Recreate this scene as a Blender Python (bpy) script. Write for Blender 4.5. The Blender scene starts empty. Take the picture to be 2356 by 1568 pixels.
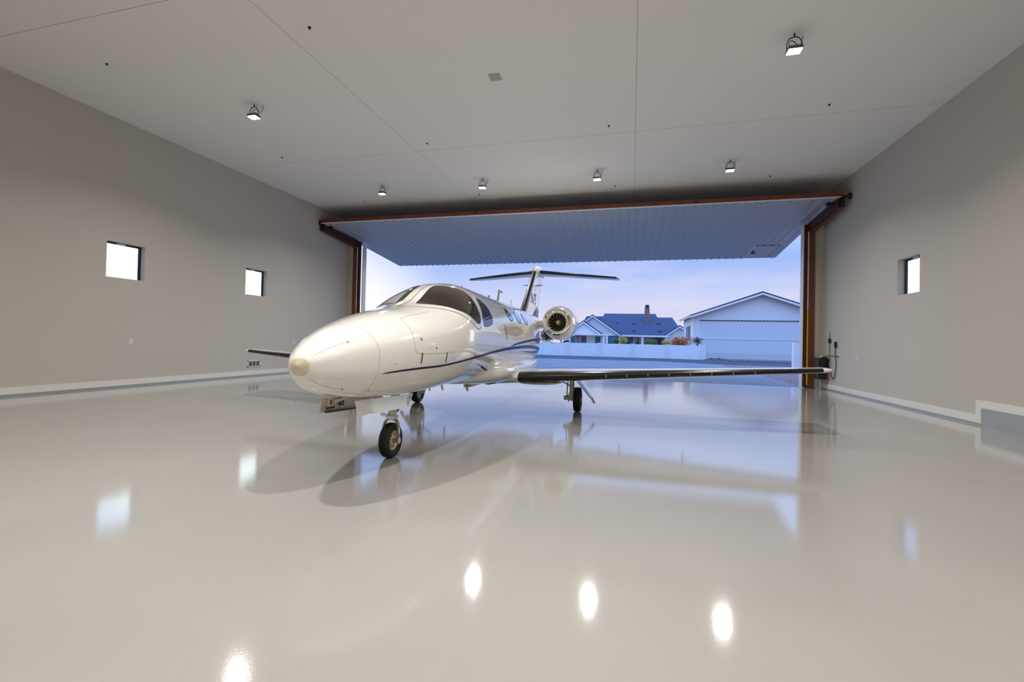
import bpy, bmesh, math, random
from mathutils import Vector, Matrix
R = math.radians
pi = math.pi
rnd = random.Random(7)
SC = bpy.context.scene
COL = SC.collection

# ------------------------------------------------------------------ helpers
def lin(r, g, b):
    f = lambda c: (c / 12.92) if c <= .04045 else ((c + .055) / 1.055) ** 2.4
    return (f(r / 255), f(g / 255), f(b / 255), 1)

def mat(name, col, rough=.5, metal=0., coat=0., spec=.5, bump=0., bscale=40., var=0., vscale=3., stretch=None, back=None):
    m = bpy.data.materials.new(name); m.use_nodes = True
    nt = m.node_tree; N = nt.nodes; L = nt.links
    p = N['Principled BSDF']
    p.inputs['Base Color'].default_value = col
    p.inputs['Roughness'].default_value = rough
    p.inputs['Metallic'].default_value = metal
    p.inputs['Coat Weight'].default_value = coat
    p.inputs['Coat Roughness'].default_value = .04
    p.inputs['Specular IOR Level'].default_value = spec
    tc = N.new('ShaderNodeTexCoord'); mp = N.new('ShaderNodeMapping')
    L.new(tc.outputs['Object'], mp.inputs['Vector'])
    if stretch: mp.inputs['Scale'].default_value = stretch
    src = None
    if var > 0:
        n = N.new('ShaderNodeTexNoise'); n.inputs['Scale'].default_value = vscale; n.inputs['Detail'].default_value = 5
        L.new(mp.outputs['Vector'], n.inputs['Vector'])
        mx = N.new('ShaderNodeMix'); mx.data_type = 'RGBA'
        mx.inputs['A'].default_value = tuple(c * (1 - var) for c in col[:3]) + (1,)
        mx.inputs['B'].default_value = tuple(min(1, c * (1 + var)) for c in col[:3]) + (1,)
        L.new(n.outputs['Fac'], mx.inputs['Factor']); L.new(mx.outputs['Result'], p.inputs['Base Color'])
        src = mx.outputs['Result']
    if bump > 0:
        n2 = N.new('ShaderNodeTexNoise'); n2.inputs['Scale'].default_value = bscale; n2.inputs['Detail'].default_value = 3
        L.new(mp.outputs['Vector'], n2.inputs['Vector'])
        b = N.new('ShaderNodeBump'); b.inputs['Strength'].default_value = bump; b.inputs['Distance'].default_value = .02
        L.new(n2.outputs['Fac'], b.inputs['Height']); L.new(b.outputs['Normal'], p.inputs['Normal'])
    if back:
        g = N.new('ShaderNodeNewGeometry'); mx = N.new('ShaderNodeMix'); mx.data_type = 'RGBA'
        mx.inputs['A'].default_value = col; mx.inputs['B'].default_value = back
        L.new(g.outputs['Backfacing'], mx.inputs['Factor']); L.new(mx.outputs['Result'], p.inputs['Base Color'])
        mr = N.new('ShaderNodeMapRange'); mr.inputs['To Min'].default_value = rough; mr.inputs['To Max'].default_value = .8
        L.new(g.outputs['Backfacing'], mr.inputs['Value']); L.new(mr.outputs['Result'], p.inputs['Roughness'])
        mr2 = N.new('ShaderNodeMapRange'); mr2.inputs['To Min'].default_value = coat; mr2.inputs['To Max'].default_value = 0
        L.new(g.outputs['Backfacing'], mr2.inputs['Value']); L.new(mr2.outputs['Result'], p.inputs['Coat Weight'])
    return m

def emit(name, col, s):
    m = bpy.data.materials.new(name); m.use_nodes = True
    nt = m.node_tree; nt.nodes.clear()
    o = nt.nodes.new('ShaderNodeOutputMaterial'); e = nt.nodes.new('ShaderNodeEmission')
    e.inputs['Color'].default_value = col; e.inputs['Strength'].default_value = s
    nt.links.new(e.outputs[0], o.inputs[0]); return m

def glass(name, tint, fac=.12, rough=.02):
    """thin pane: mostly see-through, mirror-like at grazing angles"""
    m = bpy.data.materials.new(name); m.use_nodes = True
    nt = m.node_tree; nt.nodes.clear(); N = nt.nodes; L = nt.links
    o = N.new('ShaderNodeOutputMaterial'); t = N.new('ShaderNodeBsdfTransparent'); g = N.new('ShaderNodeBsdfGlossy')
    t.inputs['Color'].default_value = tint; g.inputs['Roughness'].default_value = rough
    fr = N.new('ShaderNodeLayerWeight'); fr.inputs['Blend'].default_value = .5
    mx = N.new('ShaderNodeMixShader')
    pw = N.new('ShaderNodeMath'); pw.operation = 'POWER'; pw.inputs[1].default_value = 4
    ma = N.new('ShaderNodeMath'); ma.operation = 'ADD'; ma.inputs[1].default_value = fac
    L.new(fr.outputs['Facing'], pw.inputs[0]); L.new(pw.outputs[0], ma.inputs[0]); L.new(ma.outputs[0], mx.inputs[0])
    L.new(t.outputs[0], mx.inputs[1]); L.new(g.outputs[0], mx.inputs[2]); L.new(mx.outputs[0], o.inputs[0])
    return m

def nbm(): return bmesh.new()

def box(bm, x0, x1, y0, y1, z0, z1):
    v = [bm.verts.new((x, y, z)) for x in (x0, x1) for y in (y0, y1) for z in (z0, z1)]
    for f in ((0, 1, 3, 2), (4, 6, 7, 5), (0, 4, 5, 1), (2, 3, 7, 6), (0, 2, 6, 4), (1, 5, 7, 3)):
        bm.faces.new([v[i] for i in f])

def cbox(bm, c, s): box(bm, c[0] - s[0] / 2, c[0] + s[0] / 2, c[1] - s[1] / 2, c[1] + s[1] / 2, c[2] - s[2] / 2, c[2] + s[2] / 2)

def bar(bm, a, b, w, h, up=(0, 0, 1)):
    a = Vector(a); b = Vector(b); d = (b - a).normalized(); u = Vector(up)
    s = d.cross(u)
    if s.length < 1e-4: s = d.cross(Vector((1, 0, 0)))
    s.normalize(); u = s.cross(d).normalized()
    r = []
    for p in (a, b):
        r.append([bm.verts.new(p + s * i * w / 2 + u * j * h / 2) for i, j in ((-1, -1), (1, -1), (1, 1), (-1, 1))])
    for i in range(4): bm.faces.new((r[0][i], r[0][(i + 1) % 4], r[1][(i + 1) % 4], r[1][i]))
    bm.faces.new(r[0][::-1]); bm.faces.new(r[1])

def tube(bm, pts, rad, n=10, caps=True, closed=False):
    pts = [Vector(p) for p in pts]
    rads = rad if isinstance(rad, (list, tuple)) else [rad] * len(pts)
    rings = []; prev = None
    for i, p in enumerate(pts):
        if closed: d = (pts[(i + 1) % len(pts)] - pts[i - 1])
        else: d = (pts[min(i + 1, len(pts) - 1)] - pts[max(i - 1, 0)])
        d.normalize()
        if prev is None:
            s = d.orthogonal().normalized()
        else:
            s = (prev - d * prev.dot(d)).normalized()
        prev = s; u = d.cross(s)
        rings.append([bm.verts.new(p + (s * math.cos(2 * pi * k / n) + u * math.sin(2 * pi * k / n)) * rads[i]) for k in range(n)])
    m = len(rings)
    for i in range(m if closed else m - 1):
        a = rings[i]; b = rings[(i + 1) % m]
        for k in range(n): bm.faces.new((a[k], a[(k + 1) % n], b[(k + 1) % n], b[k]))
    if caps and not closed:
        bm.faces.new(rings[0][::-1]); bm.faces.new(rings[-1])

def lathe(bm, prof, n=32, axis='Y', c=(0, 0, 0), cap0=False, cap1=False):
    """prof: (t along axis, radius)"""
    rings = []
    for t, r in prof:
        ring = []
        for k in range(n):
            a = 2 * pi * k / n; p, q = r * math.cos(a), r * math.sin(a)
            co = {'X': (t, p, q), 'Y': (p, t, q), 'Z': (p, q, t)}[axis]
            ring.append(bm.verts.new((co[0] + c[0], co[1] + c[1], co[2] + c[2])))
        rings.append(ring)
    for a, b in zip(rings, rings[1:]):
        for k in range(n): bm.faces.new((a[k], a[(k + 1) % n], b[(k + 1) % n], b[k]))
    if cap0: bm.faces.new(rings[0][::-1])
    if cap1: bm.faces.new(rings[-1])

def prism(bm, poly, fn, d0, d1):
    """extrude 2D poly between offsets d0,d1; fn(u,v,d)->xyz"""
    a = [bm.verts.new(fn(u, v, d0)) for u, v in poly]; b = [bm.verts.new(fn(u, v, d1)) for u, v in poly]
    n = len(poly)
    for i in range(n): bm.faces.new((a[i], a[(i + 1) % n], b[(i + 1) % n], b[i]))
    bm.faces.new(a[::-1]); bm.faces.new(b)

def obj(name, bm, m, parent=None, smooth=False, fix=True, bevel=0):
    if fix: bmesh.ops.recalc_face_normals(bm, faces=bm.faces[:])
    me = bpy.data.meshes.new(name); bm.to_mesh(me); bm.free()
    if smooth:
        me.polygons.foreach_set('use_smooth', [True] * len(me.polygons))
        try: me.set_sharp_from_angle(angle=R(40))
        except Exception: pass
    me.materials.append(m)
    o = bpy.data.objects.new(name, me); COL.objects.link(o)
    if bevel:
        b = o.modifiers.new('bevel', 'BEVEL'); b.width = bevel; b.segments = 2; b.limit_method = 'ANGLE'
    if parent: o.parent = parent
    return o

def tag(o, label, cat, group=None, kind=None):
    o['label'] = label; o['category'] = cat
    if group: o['group'] = group
    if kind: o['kind'] = kind
    return o

def thing(name, label, cat, loc=(0, 0, 0), rz=0, group=None):
    o = bpy.data.objects.new(name, None); COL.objects.link(o)
    o.location = loc; o.rotation_euler = (0, 0, rz); o.empty_display_size = .2
    return tag(o, label, cat, group)

def struct(name, bm, m, label=None, smooth=False, **k):
    o = obj(name, bm, m, smooth=smooth, **k); o['kind'] = 'structure'
    if label: o['label'] = label
    return o

def dup(root, loc, label=None, rz=None):
    c = root.copy(); COL.objects.link(c); c.location = loc
    if rz is not None: c.rotation_euler = (0, 0, rz)
    if label: c['label'] = label
    for ch in list(root.children):
        d = ch.copy(); COL.objects.link(d); d.parent = c
        for g in list(ch.children):
            e = g.copy(); COL.objects.link(e); e.parent = d
    return c

def smooth_open(poly, n):
    out = []; m = len(poly)
    for i in range(m - 1):
        p0, p1, p2, p3 = poly[max(i - 1, 0)], poly[i], poly[i + 1], poly[min(i + 2, m - 1)]
        for k in range(n):
            t = k / n
            out.append(tuple(.5 * (2 * b + (c - a) * t + (2 * a - 5 * b + 4 * c - d) * t * t + (3 * b - a - 3 * c + d) * t ** 3) for a, b, c, d in zip(p0, p1, p2, p3)))
    out.append(tuple(poly[-1])); return out

# ------------------------------------------------------------------ materials
M = {}
M['wall'] = mat('wall_paint', lin(194, 188, 179), .75, bump=.04, bscale=60)
M['trim'] = mat('trim_paint', lin(226, 222, 216), .4)
M['stem'] = mat('stem_concrete', lin(150, 156, 158), .35, var=.12, vscale=4)
M['rust'] = mat('primer_steel', lin(112, 56, 38), .42, var=.25, vscale=6)
M['rustdark'] = mat('primer_steel_dark', lin(66, 32, 24), .5, var=.25, vscale=6)
M['black'] = mat('black_paint', lin(22, 22, 24), .4)
M['yellow'] = mat('yellow_tape', lin(236, 196, 40), .4)
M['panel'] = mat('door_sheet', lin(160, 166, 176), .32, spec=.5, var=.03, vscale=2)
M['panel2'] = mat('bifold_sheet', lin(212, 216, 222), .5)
M['white_metal'] = mat('white_metal', lin(225, 225, 225), .3)
M['plate'] = mat('outlet_plate', lin(228, 226, 224), .35)
M['plate_dark'] = mat('outlet_slots', lin(70, 68, 66), .5)
M['cord'] = mat('cord_rubber', lin(38, 36, 36), .5)
M['red'] = mat('red_plastic', lin(170, 24, 50), .4)
M['orange'] = mat('orange_plastic', lin(190, 80, 40), .4)
M['lens'] = emit('lamp_lens', (1, .97, .92, 1), 8)
M['paint'] = mat('aircraft_paint', lin(228, 225, 218), .14, coat=1.0, spec=.5, back=lin(236, 214, 172))
M['paint2'] = mat('aircraft_paint_panel', lin(228, 225, 218), .18, coat=1.0)
M['door_inside'] = mat('gear_door_paint', lin(196, 192, 178), .45)
M['boot'] = mat('deice_rubber', lin(20, 17, 16), .26, spec=.4)
M['navy'] = mat('navy_paint', lin(20, 24, 66), .25, spec=.15)
M['seal'] = mat('window_seal', lin(26, 24, 22), .4)
M['cap'] = mat('radome_cap', lin(204, 196, 166), .5, var=.14, vscale=30)
M['chrome'] = mat('polished_metal', (.82, .80, .77, 1), .06, metal=1)
M['alu'] = mat('brushed_metal', (.62, .61, .58, 1), .3, metal=1)
M['gearpaint'] = mat('gear_paint', lin(206, 198, 168), .4)
M['forkp'] = mat('fork_paint', lin(158, 150, 130), .35, metal=.3)
M['tire'] = mat('tire_rubber', lin(30, 28, 27), .6, bump=.1, bscale=50)
M['hub'] = mat('wheel_hub', lin(212, 194, 152), .4, metal=.2)
M['darkfan'] = mat('fan_dark', lin(20, 18, 16), .35)
M['fan'] = mat('fan_titanium', lin(16, 15, 13), .3)
M['fanback'] = mat('fan_duct_back', lin(196, 184, 152), .35)
M['bronze'] = mat('inlet_lining', lin(170, 150, 104), .35, metal=.2)
M['glass'] = glass('windshield_glass', (.92, .90, .85, 1), .07)
M['glass2'] = glass('side_glass', (.55, .56, .60, 1), .10)
M['cabin_glass'] = mat('cabin_glass', lin(40, 44, 54), .03, spec=.9, coat=1.)
M['seam'] = mat('panel_seam', lin(146, 139, 128), .5)
M['seamdark'] = mat('panel_seam_dark', lin(40, 38, 36), .5)
M['seat'] = mat('seat_leather', lin(150, 122, 86), .5)
M['dash'] = mat('glareshield', lin(34, 31, 30), .7)
M['bulk'] = mat('cabin_lining', lin(196, 170, 130), .8)
M['stucco'] = mat('stucco', lin(222, 222, 224), .85, bump=.15, bscale=30)
M['roof'] = mat('roof_tile', lin(58, 70, 96), .8, bump=.3, bscale=12, var=.12, vscale=9)
M['fascia'] = mat('fascia_paint', lin(226, 226, 228), .6)
M['winframe'] = mat('window_frame_dark', lin(28, 32, 40), .4)
M['housepane'] = mat('house_pane', lin(60, 118, 138), .1, spec=.3)
M['slab'] = mat('concrete_slab', lin(196, 198, 202), .7)
M['leaf'] = mat('leaf_green', lin(90, 118, 34), .7, var=.35, vscale=5)
M['leafdark'] = mat('leaf_dark', lin(34, 58, 26), .7, var=.3, vscale=5)
M['leaforange'] = mat('leaf_orange', lin(178, 96, 26), .7, var=.35, vscale=5)
M['leafyellow'] = mat('leaf_yellow', lin(190, 160, 50), .7, var=.3, vscale=5)
M['twig'] = mat('twig', lin(150, 140, 130), .8)
M['bark'] = mat('bark', lin(84, 66, 52), .9)
M['rock'] = mat('rock', lin(74, 62, 60), .9, var=.3, vscale=6)

def node_floor():
    m = bpy.data.materials.new('epoxy_floor'); m.use_nodes = True
    nt = m.node_tree; N = nt.nodes; L = nt.links; p = N['Principled BSDF']
    p.inputs['Base Color'].default_value = lin(206, 201, 192)
    p.inputs['Roughness'].default_value = .08
    p.inputs['Coat Weight'].default_value = .3
    p.inputs['Coat Roughness'].default_value = .05
    tc = N.new('ShaderNodeTexCoord')
    n = N.new('ShaderNodeTexNoise'); n.inputs['Scale'].default_value = .8; n.inputs['Detail'].default_value = 4
    L.new(tc.outputs['Object'], n.inputs['Vector'])
    mx = N.new('ShaderNodeMix'); mx.data_type = 'RGBA'
    mx.inputs['A'].default_value = lin(154, 151, 147); mx.inputs['B'].default_value = lin(165, 162, 158)
    L.new(n.outputs['Fac'], mx.inputs['Factor']); L.new(mx.outputs['Result'], p.inputs['Base Color'])
    n2 = N.new('ShaderNodeTexNoise'); n2.inputs['Scale'].default_value = 110; n2.inputs['Detail'].default_value = 2
    L.new(tc.outputs['Object'], n2.inputs['Vector'])
    b = N.new('ShaderNodeBump'); b.inputs['Strength'].default_value = .035; b.inputs['Distance'].default_value = .004
    L.new(n2.outputs['Fac'], b.inputs['Height']); L.new(b.outputs['Normal'], p.inputs['Normal']); L.new(b.outputs['Normal'], p.inputs['Coat Normal'])
    return m

def node_ceiling():
    m = bpy.data.materials.new('ceiling_board'); m.use_nodes = True
    nt = m.node_tree; N = nt.nodes; L = nt.links; p = N['Principled BSDF']
    p.inputs['Roughness'].default_value = .85
    tc = N.new('ShaderNodeTexCoord'); sp = N.new('ShaderNodeSeparateXYZ'); L.new(tc.outputs['Object'], sp.inputs[0])
    outs = []
    for ax, v in (('X', 0.0), ('X', -6.63), ('Y', 6.13), ('Y', 12.98)):
        c = N.new('ShaderNodeMath'); c.operation = 'COMPARE'; c.inputs[1].default_value = v; c.inputs[2].default_value = .006
        L.new(sp.outputs[ax], c.inputs[0]); outs.append(c)
    cur = outs[0]
    for q in outs[1:]:
        mx = N.new('ShaderNodeMath'); mx.operation = 'MAXIMUM'
        L.new(cur.outputs[0], mx.inputs[0]); L.new(q.outputs[0], mx.inputs[1]); cur = mx
    co = N.new('ShaderNodeMix'); co.data_type = 'RGBA'
    co.inputs['A'].default_value = lin(236, 233, 229); co.inputs['B'].default_value = lin(164, 161, 156)
    L.new(mx.outputs[0], co.inputs['Factor']); L.new(co.outputs['Result'], p.inputs['Base Color'])
    return m

def node_ground(name, c1, c2, sc, rough=.8, stretch=(1, 1, 1), joints=None):
    m = bpy.data.materials.new(name); m.use_nodes = True
    nt = m.node_tree; N = nt.nodes; L = nt.links; p = N['Principled BSDF']
    p.inputs['Roughness'].default_value = rough; p.inputs['Specular IOR Level'].default_value = .12
    tc = N.new('ShaderNodeTexCoord'); mp = N.new('ShaderNodeMapping'); mp.inputs['Scale'].default_value = stretch
    L.new(tc.outputs['Object'], mp.inputs['Vector'])
    n = N.new('ShaderNodeTexNoise'); n.inputs['Scale'].default_value = sc; n.inputs['Detail'].default_value = 6; n.inputs['Roughness'].default_value = .65
    L.new(mp.outputs['Vector'], n.inputs['Vector'])
    cr = N.new('ShaderNodeValToRGB'); cr.color_ramp.elements[0].position = .35; cr.color_ramp.elements[1].position = .65
    cr.color_ramp.elements[0].color = c1; cr.color_ramp.elements[1].color = c2
    L.new(n.outputs['Fac'], cr.inputs['Fac']); L.new(cr.outputs['Color'], p.inputs['Base Color'])
    return m

def node_block():
    m = bpy.data.materials.new('block_wall'); m.use_nodes = True
    nt = m.node_tree; N = nt.nodes; L = nt.links; p = N['Principled BSDF']
    p.inputs['Roughness'].default_value = .85
    tc = N.new('ShaderNodeTexCoord'); mp = N.new('ShaderNodeMapping'); mp.inputs['Rotation'].default_value = (R(90), 0, 0)
    L.new(tc.outputs['Object'], mp.inputs['Vector'])
    b = N.new('ShaderNodeTexBrick'); b.inputs['Scale'].default_value = 1
    b.inputs['Brick Width'].default_value = .4; b.inputs['Row Height'].default_value = .2; b.inputs['Mortar Size'].default_value = .008
    b.inputs['Color1'].default_value = lin(236, 236, 238); b.inputs['Color2'].default_value = lin(228, 228, 232); b.inputs['Mortar'].default_value = lin(212, 212, 218)
    L.new(mp.outputs['Vector'], b.inputs['Vector']); L.new(b.outputs['Color'], p.inputs['Base Color'])
    return m

def node_brick():
    m = bpy.data.materials.new('red_brick'); m.use_nodes = True
    nt = m.node_tree; N = nt.nodes; L = nt.links; p = N['Principled BSDF']
    p.inputs['Roughness'].default_value = .85
    tc = N.new('ShaderNodeTexCoord'); mp = N.new('ShaderNodeMapping'); mp.inputs['Rotation'].default_value = (R(90), 0, 0)
    L.new(tc.outputs['Object'], mp.inputs['Vector'])
    b = N.new('ShaderNodeTexBrick'); b.inputs['Scale'].default_value = 1
    b.inputs['Brick Width'].default_value = .24; b.inputs['Row Height'].default_value = .09; b.inputs['Mortar Size'].default_value = .012
    b.inputs['Color1'].default_value = lin(138, 84, 84); b.inputs['Color2'].default_value = lin(112, 62, 66); b.inputs['Mortar'].default_value = lin(170, 150, 150)
    L.new(mp.outputs['Vector'], b.inputs['Vector']); L.new(b.outputs['Color'], p.inputs['Base Color'])
    return m

M['floor'] = node_floor(); M['ceiling'] = node_ceiling()
M['apron'] = node_ground('apron_concrete', lin(104, 108, 116), lin(130, 134, 140), .6, .6, (1, 3, 1))
M['road'] = node_ground('asphalt', lin(48, 52, 62), lin(92, 98, 110), .5, .85, (.35, 2, 1))
M['gravel'] = node_ground('gravel', lin(86, 66, 66), lin(168, 142, 138), 9, .95)
M['desert'] = node_ground('desert_soil', lin(130, 116, 106), lin(156, 142, 130), 1.5, .95)
M['block'] = node_block(); M['brick'] = node_brick()

# ------------------------------------------------------------------ room
XL, XR, YB, YD, H = -13.85, 7.13, -2.4, 20.0, 7.45
bm = nbm(); box(bm, XL - .3, XR + .3, YB - .3, YD + .02, -.25, 0); struct('floor', bm, M['floor'], 'glossy grey epoxy hangar floor')
bm = nbm(); box(bm, XL - .3, XR + .3, YB - .3, YD + .3, H, H + .15); struct('ceiling', bm, M['ceiling'], 'pale boarded ceiling with thin seams')

WT = .25
WZ0, WZ1 = 3.06, 4.05
def wall_with_windows(name, x0, x1, wins, label):
    bm = nbm(); y = YB
    for a, b in wins:
        box(bm, x0, x1, y, a, 0, H); box(bm, x0, x1, a, b, 0, WZ0); box(bm, x0, x1, a, b, WZ1, H); y = b
    box(bm, x0, x1, y, YD + .3, 0, H)
    struct(name, bm, M['wall'], label)
LW = [(9.11, 10.12), (13.72, 14.73)]; RW = [(13.91, 14.92)]
wall_with_windows('wall_left', XL - WT, XL, LW, 'grey beige left wall with two square windows')
wall_with_windows('wall_right', XR, XR + WT, RW, 'grey beige right wall with one square window')
bm = nbm(); box(bm, XL, XR, YB - .2, YB, 0, H); struct('wall_back', bm, M['wall'])
JL, JR, JT = -13.5, 6.86, 6.12
bm = nbm()
box(bm, XL, JL - .04, YD - .02, YD + .25, 0, H); box(bm, JR - .04, XR, YD - .02, YD + .25, 0, H); box(bm, JL - .04, JR - .04, YD + .02, YD + .25, 6.72, H)
struct('wall_front', bm, M['wall'], 'narrow beige wall strips beside the hangar door opening')

def window(n, x, y0, y1, side):
    fr = nbm(); w = .05; xa = x + side * .17; xb = x + side * .22
    a, b = min(xa, xb), max(xa, xb)
    box(fr, a, b, y0, y0 + w, WZ0, WZ1); box(fr, a, b, y1 - w, y1, WZ0, WZ1)
    box(fr, a, b, y0 + w, y1 - w, WZ0, WZ0 + .012); box(fr, a, b, y0 + w, y1 - w, WZ1 - w, WZ1)
    e = thing('window_%d' % n, ['square bright window on the left wall nearer the camera', 'square bright window on the left wall nearer the hangar door', 'square bright window on the right wall'][n - 1], 'window', (0, 0, 0))
    e['kind'] = 'structure'
    obj('window_frame', fr, M['winframe'], e)
    p = nbm(); xm = (a + b) / 2; box(p, xm - .004, xm + .004, y0 + w, y1 - w, WZ0 + .012, WZ1 - w)
    obj('window_pane', p, M['winglass'], e)
    k = nbm(); ym = (y0 + y1) / 2; cbox(k, (xa - side * .02, ym - .05, WZ1 - .03), (.03, .22, .03)); obj('window_latch', k, M['white_metal'], e)
M['winglass'] = glass('window_glass', (.95, 1, .99, 1), .03)
window(1, XL, *LW[0], -1); window(2, XL, *LW[1], -1); window(3, XR, *RW[0], 1)

def bprism(name, side, segs, label):
    bm = nbm()
    x0 = XL if side < 0 else XR
    for (a, b, z0, z1) in segs:
        xa, xb = (x0, x0 + .018) if side < 0 else (x0 - .018, x0)
        box(bm, xa, xb, a, b, z0, z1)
    struct(name, bm, M['trim'], label)
bprism('baseboard_left', -1, [(YB, YD - .02, .05, .21)], 'white baseboard along the left wall')
bprism('baseboard_right', 1, [(11.72, YD - .02, .05, .213), (11.72, 11.88, .213, .53), (YB, 11.72, .37, .53)], 'white baseboard along the right wall stepping up near the camera')
bm = nbm(); box(bm, XL, XL + .012, YB, YD - .02, 0, .05); box(bm, XR - .012, XR, 11.72, YD - .02, 0, .05); box(bm, XR - .012, XR, YB, 11.72, 0, .37)
struct('trim_1', bm, M['stem'], 'bare grey concrete stem below the baseboards')
# white jamb trims outside
for n, x in ((2, -13.10), (3, 6.44)):
    bm = nbm(); box(bm, x, x + .055, YD + .02, YD + .3, 0, 6.38); struct('trim_%d' % n, bm, M['white_metal'], 'thin white metal jamb trim at the %s of the door opening' % ('left' if n == 2 else 'right'))
# light panel strip on the narrow front wall
for n, (a, b) in ((4, (-13.8, -13.56)), (5, (6.86, 7.05))):
    bm = nbm(); box(bm, a, b, YD - .04, YD - .02, 0, 5.62); struct('trim_%d' % n, bm, mat('beige_trim_%d' % n, lin(190, 182, 160), .6))

# ------------------------------------------------------------------ steel posts with door arms
def post(side, label):
    x = -13.45 if side < 0 else 6.715
    e = thing('door_post', label, 'post', (x, YD, 0), group='hangar door posts')
    w = .095
    bm = nbm(); box(bm, -w, w, -.1, .1, .02, 6.1); obj('column', bm, M['rust'], e)
    bm = nbm(); box(bm, -.14, .14, -.14, .14, 0, .02)
    for i in (-1, 1):
        for j in (-1, 1): lathe(bm, [(.02, .022), (.045, .022)], 8, 'Z', (i * .115, j * .115, 0), cap1=True)
    obj('base_plate', bm, M['rustdark'], e)
    s = -side
    bm = nbm(); box(bm, s * w if s > 0 else -w - .03, w + .03 if s > 0 else -w, -.06, -.02, 3.02, 6.05); obj('guide_strip', bm, M['white_metal'], e)
    bm = nbm(); box(bm, w if s > 0 else -w - .03, w + .03 if s > 0 else -w, -.06, -.02, .1, 3.0); obj('safety_strip', bm, M['yellow'], e)
    xi = s * .24
    bm = nbm(); box(bm, min(s * .1, xi), max(s * .1, xi), .02, .1, .02, 6.36); obj('channel', bm, M['rustdark'], e)
    # arm reaching into the room to the hinge
    px = (-13.74 if side < 0 else 6.86) - x
    y1 = 17.72 - YD
    a = nbm()
    bar(a, (0, 0, 6.05), (px, y1, 6.43), .12, .12); obj('arm', a, M['rust'], e)
    a = nbm(); bar(a, (s * .09, .02, 6.25), (px + s * .12, y1, 6.5), .05, .3); obj('arm_rail', a, M['rustdark'], e)
    a = nbm(); box(a, px - .05, px + .05, y1 - .04, y1 + .12, 6.36, 6.72); obj('hinge_plate', a, M['black'], e)
    return e
post(-1, 'brown steel post with yellow strip at the left of the door opening')
post(1, 'brown steel post with yellow strip at the right of the door opening')

# ------------------------------------------------------------------ hangar door (swung up)
DX0, DX1 = -13.73, 6.80
yA, zA, yB_, zB = 17.72, 6.68, 24.9, 5.96
dl = math.hypot(yB_ - yA, zB - zA); dy, dz = (yB_ - yA) / dl, (zB - zA) / dl
door = thing('hangar_door', 'white ribbed metal hangar door swung up over the opening', 'door', (0, yA, zA))
def DP(u, t, n):   # u across, t along slope, n down from the sheet (towards the floor)
    return (u, t * dy + n * dz, t * dz - n * dy)
pitch = 3.08 / 9
ribs = []
k0 = -0.91
x = k0
while x > DX0 + .1: x -= pitch
x += pitch
while x < DX1 - .08: ribs.append(x); x += pitch
WDX0, WDX1, WDT = 5.42, 6.42, 5.15
def profile(xa, xb):
    pts = [(xa, 0)]
    for r in ribs:
        if xa + .05 < r < xb - .05:
            pts += [(r - .05, 0), (r - .02, .032), (r + .02, .032), (r + .05, 0)]
            for q in (pitch / 3, 2 * pitch / 3):
                if r + q < xb - .05: pts += [(r + q - .014, 0), (r + q, .006), (r + q + .014, 0)]
    pts.append((xb, 0)); return pts
bm = nbm()
def sheet(xa, xb, t0, t1):
    pr = profile(xa, xb)
    a = [bm.verts.new(DP(u, t0, n)) for u, n in pr]; b = [bm.verts.new(DP(u, t1, n)) for u, n in pr]
    c = [bm.verts.new(DP(u, t0, -.02)) for u in (xa, xb)]; d = [bm.verts.new(DP(u, t1, -.02)) for u in (xa, xb)]
    for i in range(len(pr) - 1): bm.faces.new((a[i], a[i + 1], b[i + 1], b[i]))
    bm.faces.new((c[0], c[1], d[1], d[0])); bm.faces.new([d[0], d[1]] + b[::-1]); bm.faces.new([c[1], c[0]] + a)
    bm.faces.new((c[0], d[0], b[0], a[0])); bm.faces.new((c[1], a[-1], b[-1], d[1]))
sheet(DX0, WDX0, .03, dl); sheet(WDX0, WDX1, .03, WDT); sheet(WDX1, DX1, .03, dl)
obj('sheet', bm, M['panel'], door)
bm = nbm()
for t in (.1, dl * .33, dl * .66, dl - .12):
    a = [DP(DX0, t, -.1), DP(DX1, t, -.1)]; bar(bm, a[0], a[1], .1, .15)
for i in range(8):
    u = DX0 + .1 + (DX1 - DX0 - .2) * i / 7; bar(bm, DP(u, .1, -.1), DP(u, dl - .12, -.1), .1, .15)
obj('steel_frame', bm, M['rustdark'], door)
bm = nbm(); bar(bm, (DX0 + .03, -.03, .10), (DX1 - .03, -.03, .10), .14, .15); obj('top_beam', bm, M['rust'], door)
bm = nbm()
for u in (-6.3, -1.9, 2.2):
    bm = nbm(); box(bm, u - .02, u + .02, -.112, -.1, .02, .18); obj('beam_joint', bm, M['black'], door)
bm = nbm(); bar(bm, (DX0, -.03, .012), (DX1, -.03, .012), .16, .02); obj('edge_trim', bm, M['white_metal'], door)
wd = nbm()
for (u0, u1) in ((WDX0 + .02, WDX1 - .02),):
    v = [DP(u, t, n) for n in (.004, -.03) for (u, t) in ((u0, WDT + .03), (u1, WDT + .03), (u1, dl - .02), (u0, dl - .02))]
    vv = [wd.verts.new(p) for p in v]
    wd.faces.new(vv[:4]); wd.faces.new(vv[4:][::-1])
    for i in range(4): wd.faces.new((vv[i], vv[(i + 1) % 4], vv[4 + (i + 1) % 4], vv[4 + i]))
wdo = obj('walk_door', wd, M['panel'], door)
bm = nbm()
for a, b, t in (((WDX0, WDT), (WDX1, WDT), .03), ((WDX1, WDT), (WDX1, dl), .014)): bar(bm, DP(*a, .006), DP(*b, .006), t, t)
obj('door_gap', bm, M['black'], wdo)  # black bars stand in for the shadowed gap and rib ends at the walk door
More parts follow.
